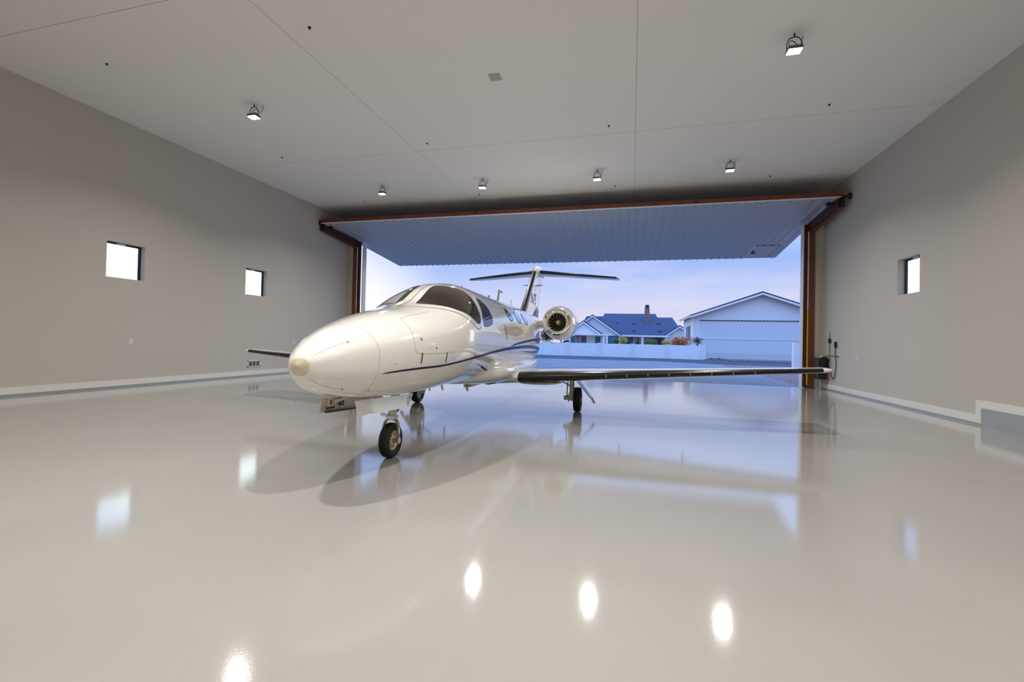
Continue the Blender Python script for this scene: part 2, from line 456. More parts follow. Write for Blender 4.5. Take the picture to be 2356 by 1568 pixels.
bm = nbm(); bar(bm, DP(WDX0 + .1, WDT + 1.0, .03), DP(WDX0 + .1, WDT + 1.0, .08), .05, .05); bar(bm, DP(WDX0 + .1, WDT + 1.0, .075), DP(WDX0 + .26, WDT + 1.0, .075), .03, .03); bar(bm, DP(WDX0 + .1, WDT + .8, .02), DP(WDX0 + .1, WDT + 1.2, .02), .07, .03)
obj('door_handle', bm, M['black'], wdo)
for sd, u in ((-1, DX0), (1, DX1)):
    bm = nbm(); ue = u + sd * (.08 if sd < 0 else .27)
    bar(bm, (u - sd * .05, -.03, .03), (ue, -.03, .03), .09, .07); bar(bm, (ue, -.03, -.05), (ue, -.03, .14), .08, .08)
    obj('hinge_pin', bm, M['black'], door)
    bm = nbm(); cx = u - sd * .22; cbox(bm, (cx, .35, -.1), (.12, .14, .1)); cbox(bm, (cx + sd * .08, .42, -.09), (.1, .1, .08)); obj('roller_bracket', bm, M['black'], door)

# ------------------------------------------------------------------ ceiling lamps
def floodlight(label):
    e = thing('floodlight', label, 'light', (0, 0, 0), group='LED floodlights hanging from the ceiling')
    bm = nbm(); box(bm, -.18, .18, -.14, .14, -.37, -.31)
    for i in range(7): box(bm, -.15 + i * .05 - .006, -.15 + i * .05 + .006, -.1, .1, -.31, -.28)
    obj('housing', bm, M['housing'], e)
    bm = nbm(); box(bm, -.165, .165, -.125, .125, -.392, -.371); obj('lens', bm, M['lens'], e)
    bm = nbm(); tube(bm, [(-.19, 0, -.33), (-.19, 0, -.2), (-.12, 0, -.1), (0, 0, -.07), (.12, 0, -.1), (.19, 0, -.2), (.19, 0, -.33)], .012, 8)
    tube(bm, [(0, 0, -.08), (0, 0, 0)], .02, 8); obj('yoke', bm, M['black'], e)
    bm = nbm(); tube(bm, [(-.1, .02, -.29), (-.13, .05, -.2), (-.06, .08, -.1), (.04, .12, -.13), (.13, .14, -.2), (.21, .16, -.17), (.25, .16, -.05), (.25, .16, 0)], .009, 8)
    obj('cable', bm, M['cord'], e)
    return e
M['housing'] = mat('lamp_housing', lin(90, 90, 92), .4)
f0 = floodlight('floodlight hanging at the upper right, largest in the picture')
f0.location = (2.86, 9.5, H); f0.scale = (.68, .68, .9)
for (x, y, l) in ((-9.44, 9.45, 'floodlight hanging at the upper left, nearer the camera than the door row'),
                  (-9.42, 15.6, 'leftmost floodlight of the row in front of the hangar door'),
                  (-5.36, 15.65, 'second floodlight from the left in the row before the hangar door'),
                  (-1.23, 15.6, 'third floodlight from the left in the row before the hangar door'),
                  (2.93, 15.6, 'rightmost floodlight of the row in front of the hangar door')):
    dup(f0, (x, y, H), l)
# further lamps of the same grid above and behind the camera
def lamp(x, y, k=1.):
    d = bpy.data.lights.new('ceiling_lamp', 'AREA'); d.shape = 'RECTANGLE'; d.size = .22; d.size_y = .165
    d.energy = LAMPW * k; d.color = (1, .97, .925); d.spread = R(140)
    o = bpy.data.objects.new('ceiling_lamp', d); COL.objects.link(o); o.location = (x, y, H - .359)
LAMPW = 127
for f in [f0] + [o for o in COL.objects if o.name.startswith('floodlight.')]: lamp(f.location.x, f.location.y)
for x, y, k in ((-4.72, 3.25, 1.55), (-.42, 2.95, 1.55), (-9.4, 3.1, .55), (3.0, 3.1, .55)): lamp(x, y, k)
for x in (-9.4, -3.1, 3.0): lamp(x, -1.4, .6)

# sprinkler heads
def sprinkler(label):
    e = thing('sprinkler_head', label, 'sprinkler', group='sprinkler heads in the ceiling')
    bm = nbm(); lathe(bm, [(0, .032), (-.008, .028), (-.008, .01), (-.022, .009)], 14, 'Z', cap0=True, cap1=True); obj('escutcheon', bm, M['blackm'], e)
    bm = nbm(); lathe(bm, [(-.022, .009), (-.03, .022), (-.034, .022)], 12, 'Z', cap0=True, cap1=True); obj('deflector', bm, M['blackm'], e)
    return e
M['blackm'] = mat('sprinkler_metal', lin(46, 42, 38), .4, metal=.6)
s0 = None
rows = {7.3: 'near the upper edge of the picture', 12.48: 'just before the crosswise ceiling seam', 17.32: 'near the door beam'}
for y, rl in rows.items():
    for x, cl in ((-11.29, 'far left'), (-6.06, 'centre left'), (-.7, 'centre right'), (4.53, 'far right')):
        if y == 7.3 and x > -1: continue
        l = 'small dark ceiling sprinkler head, %s, %s' % (cl, rl)
        if s0 is None: s0 = sprinkler(l); s0.location = (x, y, H)
        else: dup(s0, (x, y, H), l)
bm = nbm(); box(bm, -.13, .13, -.13, .13, -.012, 0)
o = obj('ceiling_plate', bm, mat('plate_grey', lin(176, 172, 168), .5)); o.location = (-3.06, 9.63, H); tag(o, 'small square grey blank plate on the ceiling', 'plate')

# ------------------------------------------------------------------ wall fittings
M['sock'] = mat('socket_grey', lin(176, 172, 168), .5)
def outlet(x, y, z, side, w, label):
    e = thing('wall_outlet', label, 'outlet', (x, y, z), 0 if side < 0 else pi, group='wall outlets')
    bm = nbm(); box(bm, 0, .008, -w / 2, w / 2, -.065, .065); obj('cover_plate', bm, M['plate'], e)
    for c in (-.025, .025):
        for q in ([0] if w < .1 else [-.03, .03]):
            bm = nbm(); box(bm, .008, .0095, q - .014, q + .014, c - .012, c + .012); obj('socket', bm, M['sock'], e)
outlet(XL, 9.80, 1.286, -1, .12, 'white double wall outlet on the left wall below the nearer window')
outlet(XL, 16.29, 1.28, -1, .08, 'white wall outlet on the left wall just above the aircraft nose')
outlet(XR, 18.46, 1.28, 1, .08, 'white wall outlet on the right wall with a black cord plugged in')
outlet(XR, 17.2, 1.28, 1, .08, 'small white wall outlet on the right wall, the one without cord')
e = thing('wall_vent', 'white wall vent with three dark louvre panels below the wing tip', 'vent', (XL, 14.21, .466))
bm = nbm()
for a, b in ((-.30, -.255), (-.095, -.075), (.075, .095), (.255, .30)): box(bm, 0, .02, a, b, -.12, .12)
box(bm, 0, .02, -.30, .30, .09, .12); box(bm, 0, .02, -.30, .30, -.12, -.09); obj('vent_frame', bm, M['plate'], e)
for c in (-.175, 0, .175):
    bm = nbm()
    for k in range(8): bar(bm, (.008, c - .08, -.08 + k * .023), (.008, c + .08, -.08 + k * .023), .012, .012, (1, 0, 1))
    box(bm, 0, .003, c - .08, c + .08, -.09, .09)
    obj('louvre', bm, mat('louvre_grey', lin(112, 104, 96), .5), e)

# hydraulic power unit
e = thing('power_unit', 'black hydraulic power unit in the right corner beside the brown post', 'machine', (6.96, 19.5, 0))
bm = nbm(); box(bm, -.2, .08, -.22, .2, .38, .76); obj('tank', bm, M['black'], e, bevel=.02)
bm = nbm(); box(bm, -.2, -.02, -.22, .2, .78, 1.18); obj('control_box', bm, M['black'], e, bevel=.02)
bm = nbm(); lathe(bm, [(.8, .11), (.82, .125), (1.14, .125), (1.2, .09), (1.22, .04)], 20, 'Z', (.04, -.05, 0), cap0=True, cap1=True); obj('motor', bm, M['black'], e, smooth=True)
bm = nbm(); box(bm, -.06, .0, -.03, .05, 1.2, 1.27); obj('breather_cap', bm, M['plate'], e)
bm = nbm(); lathe(bm, [(.4, .03), (.62, .03)], 12, 'Z', (.12, -.16, 0), cap0=True, cap1=True); obj('filter', bm, M['orange'], e)
bm = nbm(); tube(bm, [(.05, -.1, 1.15), (.13, -.12, 1.2), (.15, -.14, 1.05), (.13, -.15, .8), (.12, -.15, .62)], .014, 8); tube(bm, [(.0, 0, 1.2), (.1, -.05, 1.22), (.15, -.1, 1.0), (.14, -.1, .75)], .012, 8); obj('hose', bm, M['cord'], e)
bm = nbm(); box(bm, -.08, -.02, .04, .1, 0, .38); obj('stand', bm, M['alu'], e)
bm = nbm(); tube(bm, [(-.02, -.15, 1.22), (.09, -.3, 1.28), (.13, -.6, 1.26), (.13, -.9, 1.27), (.155, -1.03, 1.26)], .013, 8); obj('power_cord', bm, M['cord'], e)
# pendant controls and cords
def pendant(y, z, long, label):
    e = thing('pendant_control', label, 'control', (XR, y, z), group='door pendant controls')
    bm = nbm(); h = .1 if not long else .13; box(bm, -.07, -.015, -.05, .05, -h, h * .6); obj('button_box', bm, M['black'], e)
    bm = nbm(); box(bm, -.082, -.07, -.04, .0, -h * .7, -h * .1); obj('button', bm, M['red'], e)
    bm = nbm(); box(bm, -.015, 0, -.06, .06, -.02, h * .9); obj('bracket', bm, M['alu'], e)
    bm = nbm()
    if long:
        tube(bm, smooth_open([(-.04, 0, -.12), (-.04, .0, -.4), (-.04, -.07, -.75), (-.04, 0, -1.05), (-.04, .05, -1.2), (-.04, .16, -1.27), (-.04, .3, -1.18), (-.04, .42, -1.0), (-.04, .58, -.75)], 4), .014, 8)
    else:
        tube(bm, [(-.04, 0, .06), (-.04, 0, .3)], .01, 8); tube(bm, [(-.04, 0, -.1), (-.04, 0, -.6), (-.04, .03, -.8), (-.06, .1, -1.0), (-.1, .15, -1.15)], .01, 8)
    obj('cord', bm, M['cord'], e)
pendant(19.22, 1.84, False, 'black and red push button control on a straight cord, left of the two')
pendant(18.72, 1.71, True, 'black and red push button control with a long looping black cord')
# ------------------------------------------------------------------ AIRCRAFT
PL = thing('airplane', 'white twin engine business jet with navy stripe standing in the hangar doorway', 'airplane', (-2.9785, 3.5693, 0), R(.95))
KS = [0, .03, .12, .35, .75, 1.3, 1.8, 2.2, 2.6, 3.0, 3.6, 4.5, 6.0, 7.5, 8.5, 9.5, 10.5, 11.5, 12.2]
TOP = [1.28, 1.355, 1.438, 1.573, 1.72, 1.867, 1.964, 2.073, 2.29, 2.42, 2.484, 2.467, 2.456, 2.455, 2.442, 2.424, 2.402, 2.385, 2.369]
BOT = [1.26, 1.164, 1.074, 0.974, 0.896, 0.848, 0.826, 0.833, 0.844, 0.84, 0.819, 0.803, 0.777, 0.818, 0.968, 1.191, 1.448, 1.727, 1.947]
HW = [0.01, 0.114, 0.21, 0.347, 0.518, 0.678, 0.771, 0.831, 0.866, 0.857, 0.845, 0.837, 0.837, 0.822, 0.742, 0.554, 0.358, 0.172, 0.046]
ZC = [1.27, 1.279, 1.291, 1.317, 1.364, 1.42, 1.471, 1.507, 1.527, 1.526, 1.506, 1.468, 1.435, 1.431, 1.501, 1.66, 1.83, 2.004, 2.129]
def slopes(xs, ys):
    n = len(xs); h = [xs[i + 1] - xs[i] for i in range(n - 1)]; d = [(ys[i + 1] - ys[i]) / h[i] for i in range(n - 1)]
    m = [0] * n; m[0] = d[0]; m[-1] = d[-1]
    for i in range(1, n - 1):
        if d[i - 1] * d[i] > 0:
            w1 = 2 * h[i] + h[i - 1]; w2 = h[i] + 2 * h[i - 1]; m[i] = (w1 + w2) / (w1 / d[i - 1] + w2 / d[i])
    return m
def curve(xs, ys):
    m = slopes(xs, ys)
    def f(x):
        i = 0
        while i < len(xs) - 2 and x > xs[i + 1]: i += 1
        h = xs[i + 1] - xs[i]; t = min(1, max(0, (x - xs[i]) / h))
        return (1 + 2 * t) * (1 - t) ** 2 * ys[i] + t * (1 - t) ** 2 * h * m[i] + t * t * (3 - 2 * t) * ys[i + 1] + t * t * (t - 1) * h * m[i + 1]
    return f
def faired(ys):
    g = curve(KS, ys)
    def h(x):
        sg = 0 if x < .5 else .05 * min(1, (x - .5) / .4) if x < 3.1 else .05 + .35 * min(1, (x - 3.1) / 1.2)
        sg = min(sg, max(0, (12.2 - x) / 2))
        if sg <= 0: return g(x)
        t = 0; w = 0
        for k in range(-6, 7):
            q = math.exp(-.5 * (k / 3) ** 2); t += q * g(x + k / 3 * sg); w += q
        return t / w
    n = 1500; tab = [h(12.2 * i / n) for i in range(n + 1)]
    def f(x):
        u = min(max(x, 0), 12.2) / 12.2 * n
        if x < .5: return g(x)
        i = min(int(u), n - 1); return tab[i] + (tab[i + 1] - tab[i]) * (u - i)
    return f
fT, fB, fH, fZ = faired(TOP), faired(BOT), faired(HW), faired(ZC)
def S(s, ph, off=0.):
    """fuselage skin at station s and angle ph (degrees, 0 = port side, 90 = top)"""
    a = R(ph); u, t = math.cos(a), math.sin(a)
    p = 2.15 if t > 0 else 2.3
    r = (abs(u) ** p + abs(t) ** p) ** (-1 / p)
    z = fZ(s); h = fT(s) - z if t > 0 else z - fB(s)
    P = Vector((fH(s) * u * r, s, z + h * t * r))
    if off:
        e = .004
        A = S(s + e, ph) - S(s - e, ph); B = S(s, ph + .4) - S(s, ph - .4)
        n = B.cross(A)
        if n.length > 1e-12:
            n.normalize()
            if n.dot(P - Vector((0, s, z))) < 0: n = -n
            P = P + n * off
    return P
def smooth_closed(poly, n):
    """closed Catmull-Rom through poly, n samples per edge"""
    out = []; m = len(poly)
    for i in range(m):
        p0, p1, p2, p3 = (poly[(i + j - 1) % m] for j in range(4))
        for k in range(n):
            t = k / n
            out.append(tuple(.5 * (2 * b + (c - a) * t + (2 * a - 5 * b + 4 * c - d) * t * t + (3 * b - a - 3 * c + d) * t ** 3) for a, b, c, d in zip(p0, p1, p2, p3)))
    return out
WS = [(2.139, 79.7), (2.45, 81.4), (2.76, 81.9), (2.85, 77.0), (2.93, 69.7), (3.03, 61.4), (3.09, 55.3), (3.10, 48.9), (3.08, 41.8), (3.03, 32.9), (2.99, 25.5), (2.93, 20.2), (2.83, 18.4), (2.70, 22.2), (2.545, 30.9), (2.402, 41.5), (2.295, 53.6), (2.2, 64.5), (2.125, 74.5)]
SW = [(3.348, 47.0), (3.53, 43.4), (3.665, 37.3), (3.705, 29.7), (3.67, 23.0), (3.55, 18.6), (3.38, 16.4), (3.19, 15.4), (3.085, 16.8), (3.115, 23.8), (3.19, 30.4), (3.26, 38.0)]
CWS = [[(5.159 + d, 45.8), (5.304 + d, 42.3), (5.375 + d, 37.1), (5.343 + d, 31.8), (5.22 + d, 28.7), (5.09 + d, 29.7), (5.005 + d, 34.2), (5.02 + d, 40.2)] for d in (0, .755, 1.5)]
mirror = lambda pl: [(s, 180 - p) for s, p in pl]
WSs = smooth_closed(WS, 8); SWs = smooth_closed(SW, 8)
def scale_poly(pl, k):
    cs = sum(p[0] for p in pl) / len(pl); cp = sum(p[1] for p in pl) / len(pl)
    return [(cs + (s - cs) * k, cp + (p - cp) * k) for s, p in pl]
def inside(pl, x, y):
    c = False; j = len(pl) - 1
    for i in range(len(pl)):
        if (pl[i][1] > y) != (pl[j][1] > y) and x < (pl[j][0] - pl[i][0]) * (y - pl[i][1]) / (pl[j][1] - pl[i][1]) + pl[i][0]: c = not c
        j = i
    return c
holes = [WSs, SWs, mirror(WSs), mirror(SWs)]
def nearest(pl, x, y, ky):
    best = None
    for i in range(len(pl)):
        ax, ay = pl[i]; bx, by = pl[(i + 1) % len(pl)]
        ay, by, yy = ay * ky, by * ky, y * ky
        dx, dyy = bx - ax, by - ay; q = dx * dx + dyy * dyy
        t = max(0, min(1, ((x - ax) * dx + (yy - ay) * dyy) / q)) if q else 0
        px, py = ax + t * dx, ay + t * dyy; d = (px - x) ** 2 + (py - yy) ** 2
        if best is None or d < best[0]: best = (d, px, py / ky)
    return best
def skin(bm, stations, nph=180):
    KY = R(1) * .85; cell = .016
    rows = []
    for s in stations:
        row = []
        for k in range(nph):
            ph = -90 + 360 * k / nph; ss = s
            if 1.9 < s < 3.9:
                for pl in holes:
                    b = nearest(pl, s, ph, KY)
                    if b[0] < cell * cell: ss, ph = b[1], b[2]; break
            v = bm.verts.new(S(ss, ph)); row.append((v, ss, ph))
        rows.append(row)
    for a, b in zip(rows, rows[1:]):
        for k in range(nph):
            q = (a[k], a[(k + 1) % nph], b[(k + 1) % nph], b[k])
            ms = sum(x[1] for x in q) / 4
            phs = [x[2] for x in q]
            if max(phs) - min(phs) > 180: mp = 270 - 1
            else: mp = sum(phs) / 4
            if 1.9 < ms < 3.9 and any(inside(pl, ms, mp) for pl in holes): continue
            bm.faces.new([x[0] for x in q])
    return rows
def arange(a, b, n): return [a + (b - a) * i / n for i in range(n + 1)]
RS = .628
st = [.0, .003, .007, .012, .02, .03, .045, .06, .08, .1, .13, .16, .2, .25, .3, .36, .42, .5, .56, RS - .0013]
bm = nbm(); rows = skin(bm, st, 96); bm.faces.new([v[0] for v in rows[0]])
obj('radome', bm, M['paint'], PL, smooth=True)
st = [RS + .0013] + arange(.66, 1.9, 20) + arange(1.92, 3.9, 132) + arange(3.96, 7.4, 26) + arange(7.5, 12.2, 36)
bm = nbm(); rows = skin(bm, st, 240); bm.faces.new([v[0] for v in rows[-1]])
fus = obj('fuselage', bm, M['paint'], PL, smooth=True)
def patch(poly, off=.004, rings=10):
    bm = nbm(); n = len(poly)
    cs = sum(p[0] for p in poly) / n; cp = sum(p[1] for p in poly) / n
    prev = None
    for i in range(rings):
        k = 1 - i / rings
        r = [bm.verts.new(S(cs + (s - cs) * k, cp + (p - cp) * k, off)) for s, p in poly]
        if prev:
            for j in range(n): bm.faces.new((prev[j], prev[(j + 1) % n], r[(j + 1) % n], r[j]))
        prev = r
    c = bm.verts.new(S(cs, cp, off))
    for j in range(n): bm.faces.new((prev[j], prev[(j + 1) % n], c))
    return bm
def ribbon(bm, pts, w, off=.003, closed=False, n=1):
    """conformal strip of width w (metres) along (s,ph) points"""
    P = [S(s, p, off) for s, p in pts]; C = [Vector((0, s, fZ(s))) for s, p in pts]
    rr = []; m = len(P)
    for i in range(m):
        d = (P[(i + 1) % m] - P[i - 1]) if closed else (P[min(i + 1, m - 1)] - P[max(i - 1, 0)])
        if d.length < 1e-9: d = Vector((0, 1, 0))
        d.normalize()
        nn = (S(pts[i][0], pts[i][1], .02) - S(pts[i][0], pts[i][1])).normalized()
        q = d.cross(nn).normalized()
        ww = w[i] if isinstance(w, list) else w
        rr.append((bm.verts.new(P[i] + q * ww / 2), bm.verts.new(P[i] - q * ww / 2)))
    for i in range(m if closed else m - 1):
        a, b = rr[i], rr[(i + 1) % m]; bm.faces.new((a[0], a[1], b[1], b[0]))
for side in (0, 1):
    f = (lambda p: p) if side == 0 else mirror
    g = obj('windshield', patch(f(WSs), .0015, 12), M['glass'], PL, smooth=True)
    bm = nbm(); ribbon(bm, f(WSs), .02, .004, True); obj('window_seal', bm, M['seal'], g)
    g = obj('side_window', patch(f(SWs), .0015, 10), M['glass2'], PL, smooth=True)
    bm = nbm(); ribbon(bm, f(SWs), .014, .004, True); obj('window_seal', bm, M['seal'], g)
    for c in CWS:
        cs = smooth_closed(f(c), 6)
        g = obj('cabin_window', patch(cs, .004, 8), M['cabin_glass'], PL, smooth=True)
        bm = nbm(); ribbon(bm, cs, .016, .006, True); obj('window_seal', bm, M['seal'], g)
    # windshield fairing seam
    fr = [(1.83, 90), (1.865, 78.0), (1.988, 66.9), (2.139, 56.1), (2.239, 47.8), (2.345, 38.3), (2.435, 29.4), (2.556, 21.1), (2.68, 14.9), (2.77, 12.9), (2.86, 13.6), (2.9, 15)]
    bm = nbm(); ribbon(bm, smooth_open(f(fr), 6), .009, .003); obj('windshield_seam', bm, M['seamdark'], PL)
    bm = nbm(); ribbon(bm, f(scale_poly(WSs, 1.055)), .062, .0012, True); nfr = len(bm.faces)
    for i in range(0, len(WSs), 2):
        s, p = scale_poly(WSs, 1.075)[i]
        cbox(bm, S(*f([(s, p)])[0], .002), (.0035, .0035, .0035))
    o = obj('windshield_frame', bm, M['paint'], PL)
    o.data.materials.append(M['seam'])
    for i, pg in enumerate(o.data.polygons): pg.material_index = 1 if i >= nfr else 0
    # stripe
    up = smooth_open([(0.691, -23.2), (0.767, -21.5), (0.981, -20.0), (1.261, -19.7), (1.535, -20.4), (1.753, -20.6), (1.986, -20.3), (2.251, -19.7), (2.56, -18.2), (3.015, -15.5), (3.536, -11.0), (4.142, -6.1), (4.849, -1.8), (5.688, 1.2), (6.439, 1.9), (7.226, 0.9), (7.8, -2.7), (8.25, -9)], 5)
    lo = smooth_open([(0.691, -23.4), (0.773, -23.1), (0.989, -22.2), (1.271, -22.1), (1.549, -22.7), (1.767, -22.8), (2.002, -22.5), (2.272, -21.9), (2.588, -20.7), (3.048, -18.3), (3.564, -14.2), (4.163, -10.0), (4.863, -6.4), (5.698, -3.7), (6.448, -3.4), (7.12, -4.6), (7.6, -8.4), (7.85, -13)], 5)
    bm = nbm()
    def strip(A, B):
        A, B = f(A), f(B); pr = None
        for a, b in zip(A, B):
            r = [bm.verts.new(S(a[0] + (b[0] - a[0]) * t / 3, a[1] + (b[1] - a[1]) * t / 3, .0025)) for t in range(4)]
            if pr:
                for i in range(3): bm.faces.new((pr[i], pr[i + 1], r[i + 1], r[i]))
            pr = r
    strip(up, lo)
    strip(smooth_open([(8.25, -9), (8.3, -14), (8.1, -17.5), (7.663, -12.2), (7.0, -10.8), (6.2, -9.0), (5.582, -8.2)], 5), smooth_open([(7.85, -13), (8.0, -15), (7.9, -18.0), (7.5, -15.2), (7.0, -13.4), (6.2, -10.6), (5.582, -8.4)], 5))
    strip(smooth_open([(4.732, -1.4), (5.247, 3.4), (6.184, 7.6), (7.397, 10.6), (8.5, 9)], 5), smooth_open([(4.74, -1.6), (5.461, 2.2), (6.174, 4.7), (7.103, 6.6), (8.3, 5)], 5))
    obj('stripe', bm, M['navy'], PL, smooth=True)
    # baggage door outline, hinges, latch
    bg = smooth_open([(1.95, -8.9), (1.25, -4.0), (1.16, -1.5), (1.128, 3.1), (1.124, 15.0), (1.145, 27), (1.175, 42), (1.19, 50.1), (1.23, 54.6), (1.341, 56.8), (1.9, 57.1)], 5)
    bm = nbm(); ribbon(bm, f(bg), .004, .0015); obj('baggage_door_seam', bm, M['seam'], PL)
    for a, b in (((1.243, -2.2), (1.239, -14.9)), ((1.763, -7.2), (1.763, -18.1))):
        bm = nbm(); ribbon(bm, f([(a[0] + (b[0] - a[0]) * t / 6, a[1] + (b[1] - a[1]) * t / 6) for t in range(7)]), .018, .004); obj('hinge_strap', bm, M['seamdark'], PL)
    bm = nbm(); lp = [(1.232, 16.0), (1.232, 18.9), (1.27, 18.9), (1.27, 16.0)]; ribbon(bm, f(lp), .005, .002, True); ribbon(bm, f([(1.25, 17), (1.262, 17)]), .012, .002); obj('latch', bm, M['seamdark'], PL)
    for a, b, p, wd_ in ((1.506, 1.526, 0, .022), (.36, .374, 43.2, .013), (.35, .364, -51.8, .015), (.65, .666, -48.9, .015), (.835, .845, -11.7, .01)):
        bm = nbm(); ribbon(bm, f([(a, p), (b, p)]), wd_, .003); obj('fastener', bm, M['seamdark'], PL)
    for p0, dp in ((50, -6.5), (-58, 6)):
        bm = nbm(); ribbon(bm, f([(.05 + .3 * t / 8, p0 + dp * t / 8) for t in range(9)]), .003, .0012); obj('radome_strip', bm, M['seam'], PL)
    # door hand bar
    bm = nbm(); ribbon(bm, f([(4.47, 22 - 16 * t / 8) for t in range(9)]), .035, .012); obj('door_handle', bm, M['seamdark'], PL)
    bm = nbm(); ribbon(bm, f(smooth_open([(4.2, 55), (4.2, 10), (4.22, -28), (4.35, -33), (4.8, -33), (4.88, -28), (4.9, 10), (4.9, 55)], 6)), .004, .0015); obj('cabin_door_seam', bm, M['seam'], PL)
    bm = nbm(); ribbon(bm, f([(5.05, 18), (5.25, 18), (5.25, 11), (5.05, 11)]), .004, .0015, True); obj('access_panel_seam', bm, M['seam'], PL); bm = nbm(); ribbon(bm, f([(5.0, 2), (5.16, 2), (5.16, -3), (5.0, -3)]), .004, .0015, True); obj('access_panel_seam', bm, M['seam'], PL)
    # angle of attack vane
    q = S(3.27, -32.7 if side == 0 else 212.7); sd = 1 if side == 0 else -1
    bm = nbm(); bar(bm, q, q + Vector((sd * .06, .0, -.04)), .02, .03); bar(bm, q + Vector((sd * .06, -.04, -.04)), q + Vector((sd * .06, .09, -.05)), .012, .035); obj('vane', bm, M['seamdark'], PL)
# centre post seam, radome cap
bm = nbm(); ribbon(bm, [(1.84 + 1.1 * t / 10, 90) for t in range(11)], .008, .003); obj('centre_post_seam', bm, M['seamdark'], PL)
bm = nbm(); rr = []
for s in (.001, .004, .008, .013, .018, .0235): rr.append([bm.verts.new(S(s, 360 * k / 48) + Vector((0, -.004, 0))) for k in range(48)])
for a, b in zip(rr, rr[1:]):
    for k in range(48): bm.faces.new((a[k], a[(k + 1) % 48], b[(k + 1) % 48], b[k]))
bm.faces.new(rr[0]); obj('nose_cap', bm, M['cap'], PL, smooth=True)['label'] = 'round beige rubber nose cap'
# cockpit
bm = nbm(); pr = None
for s, zz, hw in ((2.12, 1.78, .55), (2.3, 1.84, .68), (2.6, 1.88, .74), (2.75, 1.87, .74)):
    r = [bm.verts.new((hw * u, s, zz - .05 * u * u)) for u in (-1, -.7, -.35, 0, .35, .7, 1)]
    if pr:
        for i in range(6): bm.faces.new((pr[i], pr[i + 1], r[i + 1], r[i]))
    pr = r
lw = [bm.verts.new((v.co.x, 2.77, 1.45)) for v in pr]
for i in range(6): bm.faces.new((pr[i], pr[i + 1], lw[i + 1], lw[i]))
obj('glareshield', bm, M['dash'], PL)
for sx in (-1, 1):
    bm = nbm(); cbox(bm, (sx * .36, 3.75, 1.66), (.42, .14, .62)); cbox(bm, (sx * .36, 3.77, 2.06), (.24, .1, .2)); cbox(bm, (sx * .36, 3.5, 1.38), (.44, .5, .14)); obj('pilot_seat', bm, M['seat'], PL, bevel=.04)
    bm = nbm(); tube(bm, [(sx * .36, 2.77, 1.66), (sx * .36, 2.93, 1.66)], .015, 8); tube(bm, [(sx * .36 - .13, 2.93, 1.76), (sx * .36 - .12, 2.93, 1.64), (sx * .36, 2.93, 1.62), (sx * .36 + .12, 2.93, 1.64), (sx * .36 + .13, 2.93, 1.76)], .014, 8); obj('control_yoke', bm, M['dash'], PL)
bm = nbm(); bm.faces.new([bm.verts.new(S(4.3, -90 + 360 * k / 60) * 1 * 1) for k in range(60)]); obj('bulkhead', bm, M['bulk'], PL)
bm = nbm(); bm.faces.new([bm.verts.new(S(2.0, -90 + 360 * k / 60)) for k in range(60)]); obj('bulkhead', bm, M['dash'], PL)
bm = nbm(); box(bm, -.7, .7, 2.0, 4.3, 1.16, 1.2); obj('cockpit_floor', bm, M['dash'], PL)

# belly fairing
bm = nbm(); pr = None; NF = 48
fs = [3.1, 3.4, 3.8, 4.2, 4.6, 5.0, 5.5, 6.2, 7.0, 7.6, 8.1, 8.5]
fh = [.12, .38, .62, .80, .89, .93, .94, .94, .93, .85, .6, .15]
fb = [.845, .815, .78, .745, .72, .705, .70, .70, .71, .75, .84, .97]
for s, h, b in zip(fs, fh, fb):
    zc = .98; t = 1.22
    r = []
    for k in range(NF):
        a = 2 * pi * k / NF; u, v = math.cos(a), math.sin(a)
        q = (abs(u) ** 2.6 + abs(v) ** 2.6) ** (-1 / 2.6)
        r.append(bm.verts.new((h * u * q, s, zc + (t - zc if v > 0 else zc - b) * v * q)))
    if pr:
        for k in range(NF): bm.faces.new((pr[k], pr[(k + 1) % NF], r[(k + 1) % NF], r[k]))
    else: bm.faces.new(r)
    pr = r
bm.faces.new(pr); obj('belly_fairing', bm, M['paint2'], PL, smooth=True)

# wings
def naca(t, n=18):
    """closed airfoil: list of (x, z) chord fractions, from TE over top to LE and back"""
    th = lambda x: 5 * t * (.2969 * math.sqrt(x) - .126 * x - .3516 * x * x + .2843 * x ** 3 - .1036 * x ** 4)
    xs = [.5 * (1 + math.cos(pi * i / n)) for i in range(n + 1)]
    top = [(x, th(x)) for x in xs]; bot = [(x, -th(x)) for x in xs[::-1]][1:-1]
    return top + bot
def loft(bm, secs, cap=True):
    pr = None; first = None
    for sec in secs:
        r = [bm.verts.new(p) for p in sec]
        if pr:
            n = len(r)
            for k in range(n): bm.faces.new((pr[k], pr[(k + 1) % n], r[(k + 1) % n], r[k]))
        else: first = r
        pr = r
    if cap: bm.faces.new(first[::-1]); bm.faces.new(pr)
def boot_strip(bm, stations, f0=.085):
    """stations: list of fn(x,z)->co with chord/thickness; outer LE shell"""
    pr = None
    for (fn, t, ex) in stations:
        th = lambda x: 5 * t * (.2969 * math.sqrt(x) - .126 * x - .3516 * x * x + .2843 * x ** 3 - .1036 * x ** 4)
        xs = [f0 * (i / 8) ** 2 for i in range(8, -1, -1)]
        pts = [(x, th(x)) for x in xs] + [(x, -th(x)) for x in xs[::-1][1:]]
        r = [bm.verts.new(fn(x - ex * (1 - x / f0), z * 1.0 + (ex if z > 0 else -ex if z < 0 else 0))) for x, z in pts]
        if pr:
            for k in range(len(r) - 1): bm.faces.new((pr[k], pr[k + 1], r[k + 1], r[k]))
        pr = r
